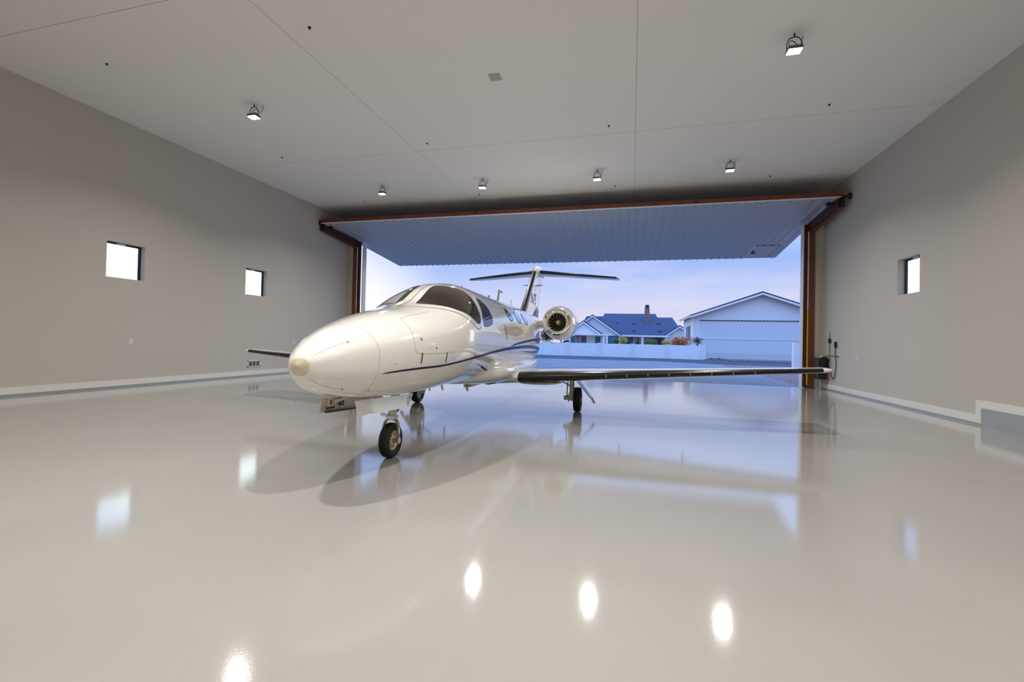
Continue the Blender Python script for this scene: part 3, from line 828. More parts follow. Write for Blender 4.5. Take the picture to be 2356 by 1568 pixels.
def wsec(v, sd):
    k = max(0, (v - .85) / 5.5)
    q = .07 * (v - .85) if sd < 0 else 0
    le = 4.85 + (v - .85) * .156 + q; te = 7.1 - (v - .85) * .055 + q; c = te - le
    w = .85 + (v - .85) * .0515; t = .125 - .02 * k
    def fn(x, z): return (sd * v, le + x * c, w + z * c - .02 * x * c)
    return fn, t, c
TIPV = 6.5
for sd in (1, -1):
    secs = []
    for v in [.45, .85, 1.5, 2.5, 3.5, 4.5, 5.5, TIPV]:
        fn, t, c = wsec(v, sd); secs.append([fn(x, z) for x, z in naca(t)])
    for k in (.25, .5, .7, .85, .95, 1.0):   # rounded tip
        v = TIPV + .2 * k; fn, t, c = wsec(v, sd); q = math.sqrt(max(0, 1 - k * k)); off = .34 * c * (1 - math.sqrt(max(0.02, 1 - k ** 2.6)))
        le = fn(0, 0)[1]; w = fn(0, 0)[2]; cc = c - off
        secs.append([(sd * v, le + off + x * cc, w + z * c * max(q, .06) - .02 * x * cc) for x, z in naca(t)])
    bm = nbm(); loft(bm, secs)
    wg = obj('wing', bm, M['paint2'], PL, smooth=True)
    bm = nbm(); boot_strip(bm, [(lambda fn, t: (fn, t, .0022))(*wsec(v, sd)[:2]) for v in (.97, 1.5, 2.5, 3.5, 4.5, 5.5, 6.46)], .075)
    obj('deice_boot', bm, M['boot'], wg, smooth=True)['label'] = 'black rubber leading edge boot'
    for i in range(8):
        v = 2.62 + i * .38; fn, t, c = wsec(v, sd); q = Vector(fn(0, 0)); bm = nbm(); cbox(bm, q + Vector((0, -.004, -.012)), (.012, .012, .045)); obj('stall_strip', bm, M['alu'], wg)
    for v in (1.35, 2.87, 4.2):
        fn, t, c = wsec(v, sd); q = Vector(fn(.93, -.01))
        bm = nbm(); bar(bm, q + Vector((0, 0, .03)), q + Vector((0, .02, -.16)), .03, .05, (0, 1, 0)); cbox(bm, q + Vector((0, .03, -.17)), (.03, .1, .03)); obj('flap_hinge', bm, M['alu'], wg)
    # bulge over the retracted wheel bay
    bm = nbm(); fn, t, c = wsec(1.25, sd); q = Vector(fn(.32, -t * .48))
    for i in range(9):
        a = pi * i / 8
    pr = None
    for i in range(9):
        u = -1 + 2 * i / 8; rr = math.sqrt(max(0.001, 1 - u * u))
        r = [bm.verts.new((q.x + .5 * u, q.y + .55 * rr * math.cos(2 * pi * k / 20), q.z + .045 * rr * math.sin(2 * pi * k / 20))) for k in range(20)]
        if pr:
            for k in range(20): bm.faces.new((pr[k], pr[(k + 1) % 20], r[(k + 1) % 20], r[k]))
        pr = r
    obj('gear_bay_bulge', bm, M['paint2'], wg, smooth=True)

# fin and tailplane
def fsec(w):
    k = (w - 2.38) / (3.93 - 2.38)
    le = 9.28 + (11.08 - 9.28) * k; te = 12.05 + (12.72 - 12.05) * k; c = te - le
    return (lambda x, z: (z * c, le + x * c, w)), .085, c
bm = nbm(); loft(bm, [[fsec(w)[0](x, z) for x, z in naca(fsec(w)[1])] for w in (2.2, 2.38, 2.7, 3.1, 3.5, 3.93)])
fin = obj('fin', bm, M['paint2'], PL, smooth=True)
bm = nbm(); boot_strip(bm, [(fsec(w)[0], fsec(w)[1], .002) for w in (2.43, 2.7, 3.1, 3.5, 3.88)], .11); obj('deice_boot', bm, M['boot'], fin, smooth=True)['label'] = 'black rubber leading edge boot'
for sd in (1, -1):
    bm = nbm(); fn, t, c = fsec(3.4); a = fn(.3, sd * .04); bar(bm, a, (a[0] + sd * .16, a[1] + .12, 3.4), .35, .012); obj('vortex_plate', bm, M['alu'], fin)
    # large swoosh low on the fin
    bm = nbm(); pl = [(.46, 2.40), (.66, 2.40), (.74, 2.56), (.80, 2.78), (.70, 2.70), (.58, 2.58)]
    vs = []
    for x, w in pl:
        fn, t, c = fsec(w); z = 5 * t * (.2969 * math.sqrt(x) - .126 * x - .3516 * x * x + .2843 * x ** 3 - .1036 * x ** 4)
        p = fn(x, sd * z); vs.append(bm.verts.new((p[0] + sd * .004, p[1], p[2])))
    bm.faces.new(vs); obj('fin_swoosh', bm, M['navy'], fin)
def text(name, body, size, m, parent, mtx, ext=.0008):
    cu = bpy.data.curves.new(name, 'FONT'); cu.body = body; cu.size = size; cu.extrude = ext; cu.align_x = 'CENTER'; cu.align_y = 'CENTER'
    t = bpy.data.objects.new(name, cu); COL.objects.link(t)
    dg = bpy.context.evaluated_depsgraph_get(); me = bpy.data.meshes.new_from_object(t.evaluated_get(dg))
    bpy.data.objects.remove(t); bpy.data.curves.remove(cu)
    me.transform(mtx); me.materials.clear(); me.materials.append(m)
    o = bpy.data.objects.new(name, me); COL.objects.link(o); o.parent = parent; return o
for sd in (1, -1):
    yc = 10.72
    mt = Matrix.Translation((0, yc, 2.9)) @ Matrix.Rotation(sd * pi / 2, 4, 'Z') @ Matrix.Rotation(pi / 2, 4, 'X')
    o = text('registration', 'N75', .5, M['navy'], fin, mt)
    for v in o.data.vertices:
        y = v.co.y + (v.co.z - 2.9) * .55
        fn, t, c = fsec(v.co.z); x = min(.98, max(.02, (y - fn(0, 0)[1]) / c))
        v.co.y = y; v.co.x = sd * (c * 5 * t * (.2969 * math.sqrt(x) - .126 * x - .3516 * x * x + .2843 * x ** 3 - .1036 * x ** 4) + .004)
bm = nbm()
pr = None
for s, h, w in ((11.05, .02, 3.9), (11.25, .07, 3.92), (11.55, .09, 3.94), (12.0, .09, 3.94), (12.5, .07, 3.93), (13.0, .02, 3.92)):
    r = [bm.verts.new((h * math.cos(2 * pi * k / 20), s, w + h * 1.2 * math.sin(2 * pi * k / 20))) for k in range(20)]
    if pr:
        for k in range(20): bm.faces.new((pr[k], pr[(k + 1) % 20], r[(k + 1) % 20], r[k]))
    else: bm.faces.new(r)
    pr = r
bm.faces.new(pr); obj('tail_bullet', bm, M['paint2'], PL, smooth=True)
bm = nbm(); prism(bm, [(11.45, 3.98), (11.7, 4.13), (12.0, 4.16), (12.5, 4.08), (12.45, 3.98)], lambda u, v, d: (d, u, v), -.06, .06); obj('beacon_fairing', bm, M['paint2'], PL)
def tsec(v, sd):
    k = v / 2.66; le = 11.5 + .87 * k; c = 1.5 - .75 * k; w = 3.94 - .125 * k
    return (lambda x, z: (sd * v, le + x * c, w + z * c)), .095, c
for sd in (1, -1):
    bm = nbm(); loft(bm, [[tsec(v, sd)[0](x, z) for x, z in naca(.095)] for v in (.02, .7, 1.4, 2.1, 2.7)] + [[tsec(2.75, sd)[0](.04 + x * .93, z * .5) for x, z in naca(.095)]])
    tp = obj('tailplane', bm, M['paint2'], PL, smooth=True)
    bm = nbm(); boot_strip(bm, [(tsec(v, sd)[0], .095, .003) for v in (.12, .7, 1.4, 2.1, 2.66)], .12); obj('deice_boot', bm, M['boot'], tp, smooth=True)['label'] = 'black rubber leading edge boot'
    bm = nbm(); prism(bm, [(10.1, 1.66), (11.2, 1.6), (11.25, 1.64), (10.1, 1.68)], lambda u, v, d: (sd * (.22 + d), u, v - d * .22), 0, .6 if sd > 0 else .6)
    obj('tail_strake', bm, M['paint2'], PL)

# engines
for sd in (1, -1):
    en = bpy.data.objects.new('engine', None); COL.objects.link(en); en.parent = PL; en.location = (sd * 1.31, 7.58, 2.042)
    bm = nbm(); lathe(bm, [(.06, .345), (.14, .382), (.3, .42), (.55, .442), (.85, .44), (1.15, .405), (1.4, .345), (1.5, .315), (1.5, .29), (1.3, .28)], 56); obj('nacelle', bm, M['paint2'], en, smooth=True)
    bm = nbm(); lathe(bm, [(.058, .346), (.03, .32), (.008, .288), (0, .26), (.008, .238), (.03, .224), (.06, .216)], 56); obj('inlet_lip', bm, M['chrome'], en, smooth=True)
    bm = nbm(); lathe(bm, [(.06, .216), (.12, .214), (.34, .236), (.34, .02)], 48); obj('inlet_duct', bm, M['bronze'], en, smooth=True)
    bm = nbm(); lathe(bm, [(.15, .002), (.16, .02), (.19, .045), (.23, .062), (.3, .07)], 28); obj('spinner', bm, M['gearpaint'], en, smooth=True)
    bm = nbm(); lathe(bm, [(.315, .06), (.316, .232)], 40); obj('fan_backing', bm, M['fanback'], en)
    for k in range(16):
        a0 = 2 * pi * k / 16; bm = nbm(); pr = None
        for i in range(7):
            r = .062 + .168 * i / 6; sw = a0 + .35 * math.sin(pi * i / 6 * .9) + .2 * i / 6; tw = R(25 + 38 * i / 6); ch = .055 + .02 * i / 6
            er = Vector((math.cos(sw), 0, math.sin(sw))); et = Vector((-math.sin(sw), 0, math.cos(sw)))
            row = []
            for j in (-1, 0, 1):
                o = er * r + Vector((0, .275, 0)) + (et * math.sin(tw) + Vector((0, math.cos(tw), 0))) * (j * ch / 2) * .8
                row.append(bm.verts.new(o))
            if pr:
                for j in range(2): bm.faces.new((pr[j], pr[j + 1], row[j + 1], row[j]))
            pr = row
        obj('fan_blade', bm, M['fan'], en, smooth=True)
    bm = nbm(); lathe(bm, [(1.3, .25), (1.62, .225), (1.62, .21), (1.3, .22)], 40); obj('exhaust_nozzle', bm, M['alu'], en, smooth=True)
    bm = nbm()
    pr = None
    for y, z, r in ((.0, -.33, 1),):
        pass
    for i in range(9):
        a = R(-90 - 16 + 32 * i / 8); rr = .292
        q = [bm.verts.new((rr2 * math.cos(a), yy, rr2 * math.sin(a))) for rr2, yy in ((.302, .012), (.322, .03))]
        if pr: bm.faces.new((pr[0], pr[1], q[1], q[0]))
        pr = q
    obj('drain_slot', bm, M['seamdark'], en)
    bm = nbm(); bar(bm, (0, .85, -.40), (.0, .9, -.5), .03, .07, (0, 1, 0)); obj('drain_mast', bm, M['gearpaint'], en)
    mt = Matrix.Translation((0, .118, -.392)) @ Matrix.Rotation(R(90 + 20), 4, 'X')
    text('inlet_lettering', 'DANGER', .045, M['seamdark'], en, mt)
    # pylon
    def psec(v):
        return [(sd * v, 7.95 + x * 1.7, 2.0 + (v - .6) * .06 + z * 1.7 + .0) for x, z in naca(.13)]
    bm = nbm(); loft(bm, [psec(v) for v in (.5, .7, .98)]); py = obj('pylon', bm, M['paint2'], PL, smooth=True)
    bm = nbm(); cbox(bm, (sd * .8, 7.975, 2.02), (.16, .03, .06)); obj('pylon_scoop', bm, M['seamdark'], py, bevel=.01)

# antennas
def blade(name, s, w, h, c, sweep, m='paint2', t=.015):
    bm = nbm(); d = 1 if h > 0 else -1
    prism(bm, [(s, w), (s + c, w), (s + sweep + c * .55, w + h), (s + sweep, w + h)], lambda u, v, q: (q, u, v), -t / 2, t / 2); obj(name, bm, M[m], PL)
blade('antenna', 4.25, 2.46, .09, .06, .03, 'seam'); blade('antenna', 5.5, 2.45, .08, .12, .03, 'paint2', .03); blade('antenna', 5.98, 2.45, .1, .12, .03, 'seam', .03)
blade('antenna', 8.02, 2.44, .2, .12, .06, 'paint2', .02)
bm = nbm(); prism(bm, [(6.7, 2.44), (6.82, 2.44), (6.93, 2.76), (6.86, 2.76)], lambda u, v, q: (q, u, v), -.012, .012); bar(bm, (0, 6.86, 2.755), (0, 7.18, 2.735), .03, .025); obj('hook_antenna', bm, M['seam'], PL)
for s, w, h, c in ((2.9, .84, -.1, .05), (3.42, .80, -.1, .06)): blade('belly_fin', s, w, h, c, .07, 'gearpaint', .015)
blade('belly_fin', 4.55, .73, -.17, .12, .2, 'gearpaint', .02)
bm = nbm(); box(bm, -.06, .06, 4.7, 5.4, .64, .72); obj('belly_antenna', bm, M['gearpaint'], PL)
bm = nbm(); tube(bm, [(.2, 5.9, .72), (.2, 5.93, .64), (.2, 6.05, .71)], .008, 6); obj('drain_pipe', bm, M['seamdark'], PL)
bm = nbm(); lathe(bm, [(-.03, .02), (0, .16), (.012, .16)], 24, 'Z', (.42, 4.75, .735), cap0=True); obj('beacon', bm, M['seamdark'], PL)

# nose gear
def door_panel(name, x, pts, tilt, m_in, bend=.05):
    bm = nbm(); prism(bm, pts, lambda u, v, d: (x + d + (pts[0][1] - v) * tilt, u, v), -.007, .007); return obj(name, bm, m_in, PL)
pd = door_panel('nose_gear_door', .21, [(.62, .885), (1.95, .825), (1.91, .79), (1.88, .69), (1.87, .655), (1.22, .69), (1.2, .683), (.94, .705), (.915, .715), (.66, .712)], .06, M['paint2'])
sdn = door_panel('nose_gear_door', -.21, [(.64, .885), (1.95, .825), (1.88, .65), (.62, .735)], -.06, M['door_inside'])
bm = nbm(); bar(bm, (-.17, .66, .742), (-.175, 1.85, .672), .02, .022); obj('door_seal', bm, M['black'], sdn)
bm = nbm(); cbox(bm, (-.193, .76, .825), (.02, .09, .11)); obj('door_bracket', bm, M['gearpaint'], sdn)
for z, l in ((.845, .022), (.82, .022), (.775, .13)):
    bm = nbm(); cbox(bm, (-.182, .76, z), (.01, l, .02)); obj('bracket_bolt', bm, M['black'], sdn)
bm = nbm(); cbox(bm, (-.19, .97, .818), (.006, .085, .085)); obj('placard', bm, M['black'], sdn)
mtx = lambda x, y, z, flip=1, rz=0: Matrix.Translation((x, y, z)) @ Matrix.Rotation(pi / 2, 4, 'Z') @ Matrix.Rotation(pi / 2, 4, 'X') @ Matrix.Rotation(rz, 4, 'Z')
text('placard_text', '19', .06, M['plate'], sdn, mtx(-.186, .97, .818, 1, pi / 2))
bm = nbm(); cbox(bm, (.226, 1.86, .775), (.004, .06, .09)); obj('placard', bm, M['plate'], pd)
text('placard_text', '19', .04, M['seamdark'], pd, mtx(.2295, 1.86, .775))
bm = nbm(); cbox(bm, (.229, 1.79, .71), (.004, .012, .07)); obj('red_mark', bm, M['red'], pd)
text('placard_text', 'B1', .035, M['seamdark'], pd, mtx(.2275, 1.79, .77, 1, -pi / 2))
bm = nbm(); bar(bm, (-.17, .8, .83), (-.1, .95, .875), .015, .03); bar(bm, (.17, 1.1, .79), (.12, 1.1, .86), .02, .03); obj('door_link', bm, M['gearpaint'], PL)
def wheel(parent, c, rad, wid, name='wheel'):
    hr = rad * .56; h = wid / 2
    pr = [(-h * .62, hr), (-h * .85, hr * 1.08), (-h, rad * .78), (-h * .93, rad * .9), (-h * .75, rad * .965)]
    gr = []
    for i, g in enumerate((-.48, -.16, .16, .48)):
        gr += [(h * (g - .07), rad * (.985 + .012 * (1 - abs(g)))), (h * (g - .035), rad * .965), (h * (g + .035), rad * .965), (h * (g + .07), rad * (.985 + .012 * (1 - abs(g))))]
    pr += gr + [(h * .75, rad * .965), (h * .93, rad * .9), (h, rad * .78), (h * .85, hr * 1.08), (h * .62, hr)]
    bm = nbm(); lathe(bm, pr, 48, 'X'); obj('tire', bm, M['tire'], parent, smooth=True).location = c
    bm = nbm(); lathe(bm, [(-h * .5, .02), (-h * .5, hr * .35), (-h * .3, hr * .8), (-h * .62, hr * .92), (-h * .64, hr * 1.03), (h * .64, hr * 1.03), (h * .62, hr * .92), (h * .3, hr * .8), (h * .5, hr * .35), (h * .5, .02)], 36, 'X'); obj('hub', bm, M['hub'], parent, smooth=True).location = c
    for k in range(9):
        a = 2 * pi * k / 9
        for q in (-1, 1):
            bm = nbm(); lathe(bm, [(q * h * .33, hr * .11), (q * h * .42, hr * .11)], 8, 'X', (0, hr * .6 * math.cos(a), hr * .6 * math.sin(a)), cap0=True, cap1=True)
            obj('wheel_bolt', bm, M['black'], parent).location = c
ng = bpy.data.objects.new('nose_gear', None); COL.objects.link(ng); ng.parent = PL; ng.location = (0, 1.78, 0)
wheel(ng, (0, 0, .225), .225, .135)
bm = nbm(); tube(bm, [(0, .02, .5), (0, .04, .62), (0, .06, .95)], .034, 16); lathe(bm, [(.56, .05), (.6, .055), (.62, .045)], 16, 'Z', (0, .03, 0)); obj('strut', bm, M['alu'], ng, smooth=True)
bm = nbm(); lathe(bm, [(.5, .075), (.545, .075), (.55, .06), (.575, .055)], 16, 'Z', (0, .02, 0), cap0=True, cap1=True); bar(bm, (-.14, -.02, .565), (-.03, 0, .53), .03, .04); bar(bm, (.03, 0, .53), (.1, -.02, .545), .03, .04); obj('steering_collar', bm, M['alu'], ng)
bm = nbm()
arc = [(-.105, 0, .235), (-.108, 0, .33), (-.1, .005, .42), (-.07, .01, .475), (0, .02, .497), (.07, .01, .475), (.1, .005, .42), (.108, 0, .33), (.105, 0, .235)]
arc = smooth_open(arc, 5); pr = None
for k, a in enumerate(arc):
    d = Vector(arc[min(k + 1, len(arc) - 1)]) - Vector(arc[max(k - 1, 0)]); d.normalize(); n = Vector((d.z, 0, -d.x)); a = Vector(a)
    hw = .02 + .016 * max(0, 1 - abs(a.x) / .1)
    r = [bm.verts.new(a + n * q * .011 + Vector((0, p * hw, 0))) for q, p in ((-1, -1), (1, -1), (1, 1), (-1, 1))]
    if pr:
        for t in range(4): bm.faces.new((pr[t], pr[(t + 1) % 4], r[(t + 1) % 4], r[t]))
    else: bm.faces.new(r)
    pr = r
bm.faces.new(pr)
obj('fork', bm, M['forkp'], ng, smooth=True)
bm = nbm(); lathe(bm, [(-.125, .03), (.125, .03)], 14, 'X', (0, 0, .225), cap0=True, cap1=True); lathe(bm, [(.108, .045), (.122, .045)], 6, 'X', (0, 0, .225), cap0=True, cap1=True); obj('axle', bm, M['alu'], ng)
bm = nbm(); box(bm, .119, .123, -.018, .018, .32, .39); obj('decal', bm, M['plate'], ng)
bm = nbm(); bar(bm, (0, .08, .56), (0, .17, .68), .05, .02); bar(bm, (0, .17, .68), (0, .1, .8), .05, .02); tube(bm, [(.0, .1, .55), (.03, .16, .62), (.02, .2, .72), (0, .15, .85)], .012, 8); obj('torque_link', bm, M['seamdark'], ng)
# main gear
for sd in (1, -1):
    mg = bpy.data.objects.new('main_gear', None); COL.objects.link(mg); mg.parent = PL; mg.location = (sd * 1.92, 6.66, 0)
    wheel(mg, (sd * .03, 0, .275), .275, .17)
    bm = nbm(); tube(bm, [(-sd * .09, -.1, .88), (-sd * .09, -.12, .58), (-sd * .09, -.13, .36)], [.05, .055, .05], 16); obj('strut', bm, M['gearpaint'], mg, smooth=True)
    bm = nbm(); cbox(bm, (-sd * .09, -.16, .38), (.13, .08, .1)); cbox(bm, (-sd * .15, -.17, .31), (.03, .09, .14)); cbox(bm, (-sd * .035, -.17, .31), (.03, .09, .14)); lathe(bm, [(-.09, .035), (.09, .035)], 14, 'X', (-sd * .09, -.17, .31), cap0=True, cap1=True); lathe(bm, [(-.05, .05), (.02, .05)], 14, 'X', (-sd * .21, -.15, .32), cap0=True, cap1=True); obj('trunnion', bm, M['gearpaint'], mg, bevel=.006)
    bm = nbm(); bar(bm, (-sd * .09, -.15, .32), (-sd * .09, 0, .275), .07, .08); obj('trailing_link', bm, M['gearpaint'], mg)
    bm = nbm(); lathe(bm, [(-.12, .04), (.12, .04)], 12, 'X', (-sd * .0, 0, .275), cap0=True, cap1=True); obj('axle', bm, M['alu'], mg)
    bm = nbm(); tube(bm, [(-sd * .4, -.08, .72), (-sd * .1, -.1, .56)], .018, 10); obj('side_brace', bm, M['alu'], mg)
    bm = nbm(); tube(bm, [(-sd * .16, -.12, .85), (-sd * .19, -.1, .6), (-sd * .2, -.12, .4), (-sd * .17, -.16, .34)], .012, 8); tube(bm, [(-sd * .06, -.15, .55), (sd * .03, -.2, .52), (sd * .1, -.12, .54)], .01, 8); obj('brake_line', bm, M['cord'], mg)
    bm = nbm()
    A, B = Vector((sd * .03, -.1, .70)), Vector((sd * .33, -.1, .33))
    n = Vector((-(B - A).z, 0, (B - A).x)).normalized() * .012
    v = [bm.verts.new(p + n * q + Vector((0, yy, 0))) for q in (-1, 1) for p, yy in ((A, -.12), (B, -.06), (B, .22), (A, .25))]
    bm.faces.new(v[:4]); bm.faces.new(v[4:][::-1])
    for i in range(4): bm.faces.new((v[i], v[(i + 1) % 4], v[4 + (i + 1) % 4], v[4 + i]))
    bar(bm, B + Vector((sd * .01, 0, .02)), B + Vector((sd * .08, 0, -.11)), .05, .06, (0, 1, 0)); obj('gear_door', bm, M['paint2'], mg)

# ------------------------------------------------------------------ outside
gz = lambda y: -.006 * (y - 20) if y > 20 else 0
def ground(name, poly, m, dz, label, th=.1):
    bm = nbm(); t = [bm.verts.new((x, y, gz(y) + dz)) for x, y in poly]; b = [bm.verts.new((x, y, gz(y) + dz - th)) for x, y in poly]
    n = len(poly); bm.faces.new(t); bm.faces.new(b[::-1])
    for i in range(n): bm.faces.new((t[i], b[i], b[(i + 1) % n], t[(i + 1) % n]))
    return struct(name, bm, m, label)
ground('apron', [(-40, 20.02), (6.7, 20.02), (6.98, 27.2), (7.23, 35.9), (7.9, 44.7), (2.4, 48.5), (-10, 45.5), (-40, 40)], M['apron'], 0, 'concrete apron outside the hangar door')
ground('road', [(-60, 36), (-40, 40), (-10, 45.5), (2.4, 48.5), (7.9, 44.7), (60, 42), (60, 58), (22, 60), (9, 61.4), (-60, 61.7)], M['road'], -.01, 'dark asphalt road in front of the block wall')
ground('gravel_bed', [(6.72, 20.02), (40, 20.02), (40, 43), (7.9, 44.7), (7.23, 35.9), (6.98, 27.2)], M['gravel'], .0, 'purple brown gravel bed right of the apron')
ground('gravel_strip', [(9, 61), (22, 60), (22, 67.9), (9, 67.9)], M['gravel'], .06, 'gravel strip in front of the neighbouring hangar')
bm = nbm(); box(bm, -200, 200, YD + .3, 400, -3.0, -.9)
struct('desert_ground', bm, M['desert'], 'bare ground beyond the walls')
# seam lines in the apron
# block fence
fe = thing('block_wall', 'long low white block wall behind the road', 'wall', (0, 62, -.45))
bm = nbm(); box(bm, -40, 9.0, -.1, .1, 0, 1.95); obj('wall_panel', bm, M['block'], fe)
for k in range(11):
    x = 8.84 - k * 4.32
    bm = nbm(); box(bm, x - .3, x + .3, -.16, .16, 0, 2.02); obj('pier', bm, M['stucco'], fe)
fe = thing('block_pillar', 'pale block wall with end pillar right beside the door opening', 'wall', (10.82, 35, -.2))
bm = nbm(); box(bm, -.1, .1, -.2, .2, 0, 2.08); obj('pier', bm, M['stucco'], fe)
bm = nbm(); box(bm, .13, 6, -.1, .1, 0, 2.02); obj('wall_panel', bm, M['block'], fe)

# neighbouring hangar
hg = thing('neighbour_hangar', 'white stucco hangar with ribbed door across the road', 'building', (16.89, 68, -.75))
HW_ = 8.4
bm = nbm(); poly = [(-8.38, 0), (8.38, 0), (8.38, 6.5), (0, 9.45), (-8.38, 6.5)]
prism(bm, poly, lambda u, v, d: (u, d, v), 0, 13.4); obj('hangar_body', bm, M['stucco'], hg)
for sg in (-1, 1):
    bm = nbm(); prism(bm, [(0, 9.5), (sg * 9.0, 6.33), (sg * 9.0, 6.52), (0, 9.72)], lambda u, v, d: (u, d, v), -.9, 13.7); obj('roof', bm, M['roof'], hg)
    bm = nbm(); prism(bm, [(0, 9.26), (sg * 9.02, 6.08), (sg * 9.02, 6.34), (0, 9.51)], lambda u, v, d: (u, d, v), -.96, -.86); obj('fascia', bm, M['fascia'], hg)
    bm = nbm(); box(bm, min(sg * 8.95, sg * 9.1), max(sg * 8.95, sg * 9.1), -.9, 13.7, 6.2, 6.36); obj('gutter', bm, M['fascia'], hg)
dx0, dx1 = 9.28 - 16.89, 7.6
hd = nbm(); pts = []
x = dx0
while x < dx1:
    pts += [(x, 0), (x + .14, 0), (x + .19, -.09), (x + .25, -.09), (x + .3, 0)]; x += .4
a = [hd.verts.new((x, -.02 + n, 1.25)) for x, n in pts]; b = [hd.verts.new((x, -.02 + n, 5.75)) for x, n in pts]
for i in range(len(pts) - 1): hd.faces.new((a[i], a[i + 1], b[i + 1], b[i]))
dd = obj('bifold_door', hd, M['panel2'], hg)
bm = nbm(); box(bm, dx0, dx1, -.12, -.07, 3.22, 3.34); obj('hinge_rail', bm, M['white_metal'], dd)
bm = nbm(); box(bm, dx0 - .05, dx1 + .05, -.1, 0, 5.72, 5.84); obj('door_head', bm, M['winframe'], dd)
bm = nbm(); box(bm, dx0, dx1, -.1, 0, .2, 1.2); obj('door_skirt', bm, M['slab'], dd)
bm = nbm(); cbox(bm, (-8.0, -.12, 3.2), (.14, .2, .5)); lathe(bm, [(2.8, .05), (3.0, .09), (3.3, .02)], 8, 'Z', (-8.0, -.2, 0)); obj('wall_lamp', bm, M['winframe'], hg)
for y in (4.5, 6.2, 8.2):
    bm = nbm(); box(bm, -8.42, -8.36, y, y + .9, 3.0, 5.2); obj('side_window', bm, M['winframe'], hg)
bm = nbm(); tube(bm, [(-8.98, -.5, 6.2), (-8.7, -.3, 5.9), (-8.46, .2, 5.7), (-8.46, .2, 0)], .06, 8); obj('downspout', bm, M['fascia'], hg)

# house
hs = thing('house', 'single storey white house with blue grey tile roof and chimney behind the wall', 'building', (0, 83, -1.107))
hs.scale = (1.107, 1.107, 1.107)
Z0 = .85
def hpart(name, bm, m): return obj(name, bm, M[m], hs)
def gable(x0, xa, x1, ze0, za, ze1, y0, y1, nm='gable_wing'):
    bm = nbm(); prism(bm, [(x0, 0), (x1, 0), (x1, ze1 + Z0), (xa, za + Z0), (x0, ze0 + Z0)], lambda u, v, d: (u, d, v), y0, y1); hpart(nm, bm, 'stucco')
    for (xe, ze) in ((x0, ze0), (x1, ze1)):
        sg = 1 if xe > xa else -1; sl = (za - ze) / abs(xe - xa); xo = xe + sg * .35; zo = ze - .35 * sl
        bm = nbm(); prism(bm, [(xa, za + Z0 + .02), (xo, zo + Z0 + .02), (xo, zo + Z0 + .22), (xa, za + Z0 + .25)], lambda u, v, d: (u, d, v), y0 - .4, y1); hpart('roof', bm, 'roof')
        bm = nbm(); prism(bm, [(xa, za + Z0 - .18), (xo, zo + Z0 - .18), (xo, zo + Z0 + .05), (xa, za + Z0 + .06)], lambda u, v, d: (u, d, v), y0 - .45, y0 - .38); hpart('fascia', bm, 'fascia')
gable(-10.75, -7.61, -4.6, 2.75, 4.95, 2.85, 0, 9)
gable(-10.6, -6.31, -1.9, 2.85, 6.05, 3.0, 2, 10, 'gable_wing')
gable(5.6, 7.55, 9.6, 3.1, 4.5, 3.1, 3, 10, 'gable_wing')
# main roof and porch
bm = nbm()
for (xa, xb, xc, xd, ye, yr, ze, zr) in ((-2.2, 5.95, -4.89, 4.12, 2.6, 11, 2.95, 7.05),):
    v = [bm.verts.new(p) for p in ((-6.3, ye, ze + Z0), (5.85, ye, ze + Z0), (4.12, yr, zr + Z0), (-4.89, yr, zr + Z0), (-6.3, yr + 8, ze + Z0), (5.85, yr + 8, ze + Z0))]
    bm.faces.new((v[0], v[1], v[2], v[3])); bm.faces.new((v[3], v[2], v[5], v[4])); bm.faces.new((v[0], v[3], v[4])); bm.faces.new((v[1], v[5], v[2])); bm.faces.new((v[0], v[4], v[5], v[1]))
hpart('main_roof', bm, 'roof')
bm = nbm()
v = [bm.verts.new(p) for p in ((2.0, 3.0, 3.0 + Z0), (8.4, 3.0, 3.0 + Z0), (6.97, 10.5, 6.38 + Z0), (2.0, 10.5, 6.38 + Z0), (2.0, 18, 3 + Z0), (8.4, 18, 3 + Z0))]
bm.faces.new((v[0], v[1], v[2], v[3])); bm.faces.new((v[3], v[2], v[5], v[4])); bm.faces.new((v[0], v[3], v[4])); bm.faces.new((v[1], v[5], v[2])); bm.faces.new((v[0], v[4], v[5], v[1]))
hpart('side_roof', bm, 'roof')
bm = nbm()
v = [bm.verts.new(p) for p in ((-9.2, 4.5, 3.1 + Z0), (-3.2, 4.5, 3.1 + Z0), (-3.2, 10.5, 6.5 + Z0), (-8.16, 10.5, 6.5 + Z0), (-9.2, 16, 3.1 + Z0), (-3.2, 16, 3.1 + Z0))]
bm.faces.new((v[0], v[1], v[2], v[3])); bm.faces.new((v[3], v[2], v[5], v[4])); bm.faces.new((v[0], v[3], v[4])); bm.faces.new((v[1], v[5], v[2])); bm.faces.new((v[0], v[4], v[5], v[1]))
hpart('side_roof', bm, 'roof')
bm = nbm(); box(bm, -2.0, 5.9, 2.4, 2.62, 2.72 + Z0, 2.98 + Z0); hpart('porch_fascia', bm, 'fascia')
bm = nbm(); box(bm, -2.0, 5.8, 2.6, 6.2, 2.78 + Z0, 2.86 + Z0); hpart('porch_ceiling', bm, 'winframe')
bm = nbm(); box(bm, -2.0, 9.5, 6.0, 12, 0, 2.9 + Z0); hpart('rear_wall', bm, 'stucco')
for x in (-1.92, 1.77, 5.42):
    bm = nbm(); box(bm, x - .17, x + .17, 2.62, 2.95, 0, 2.75 + Z0); hpart('porch_post', bm, 'fascia')
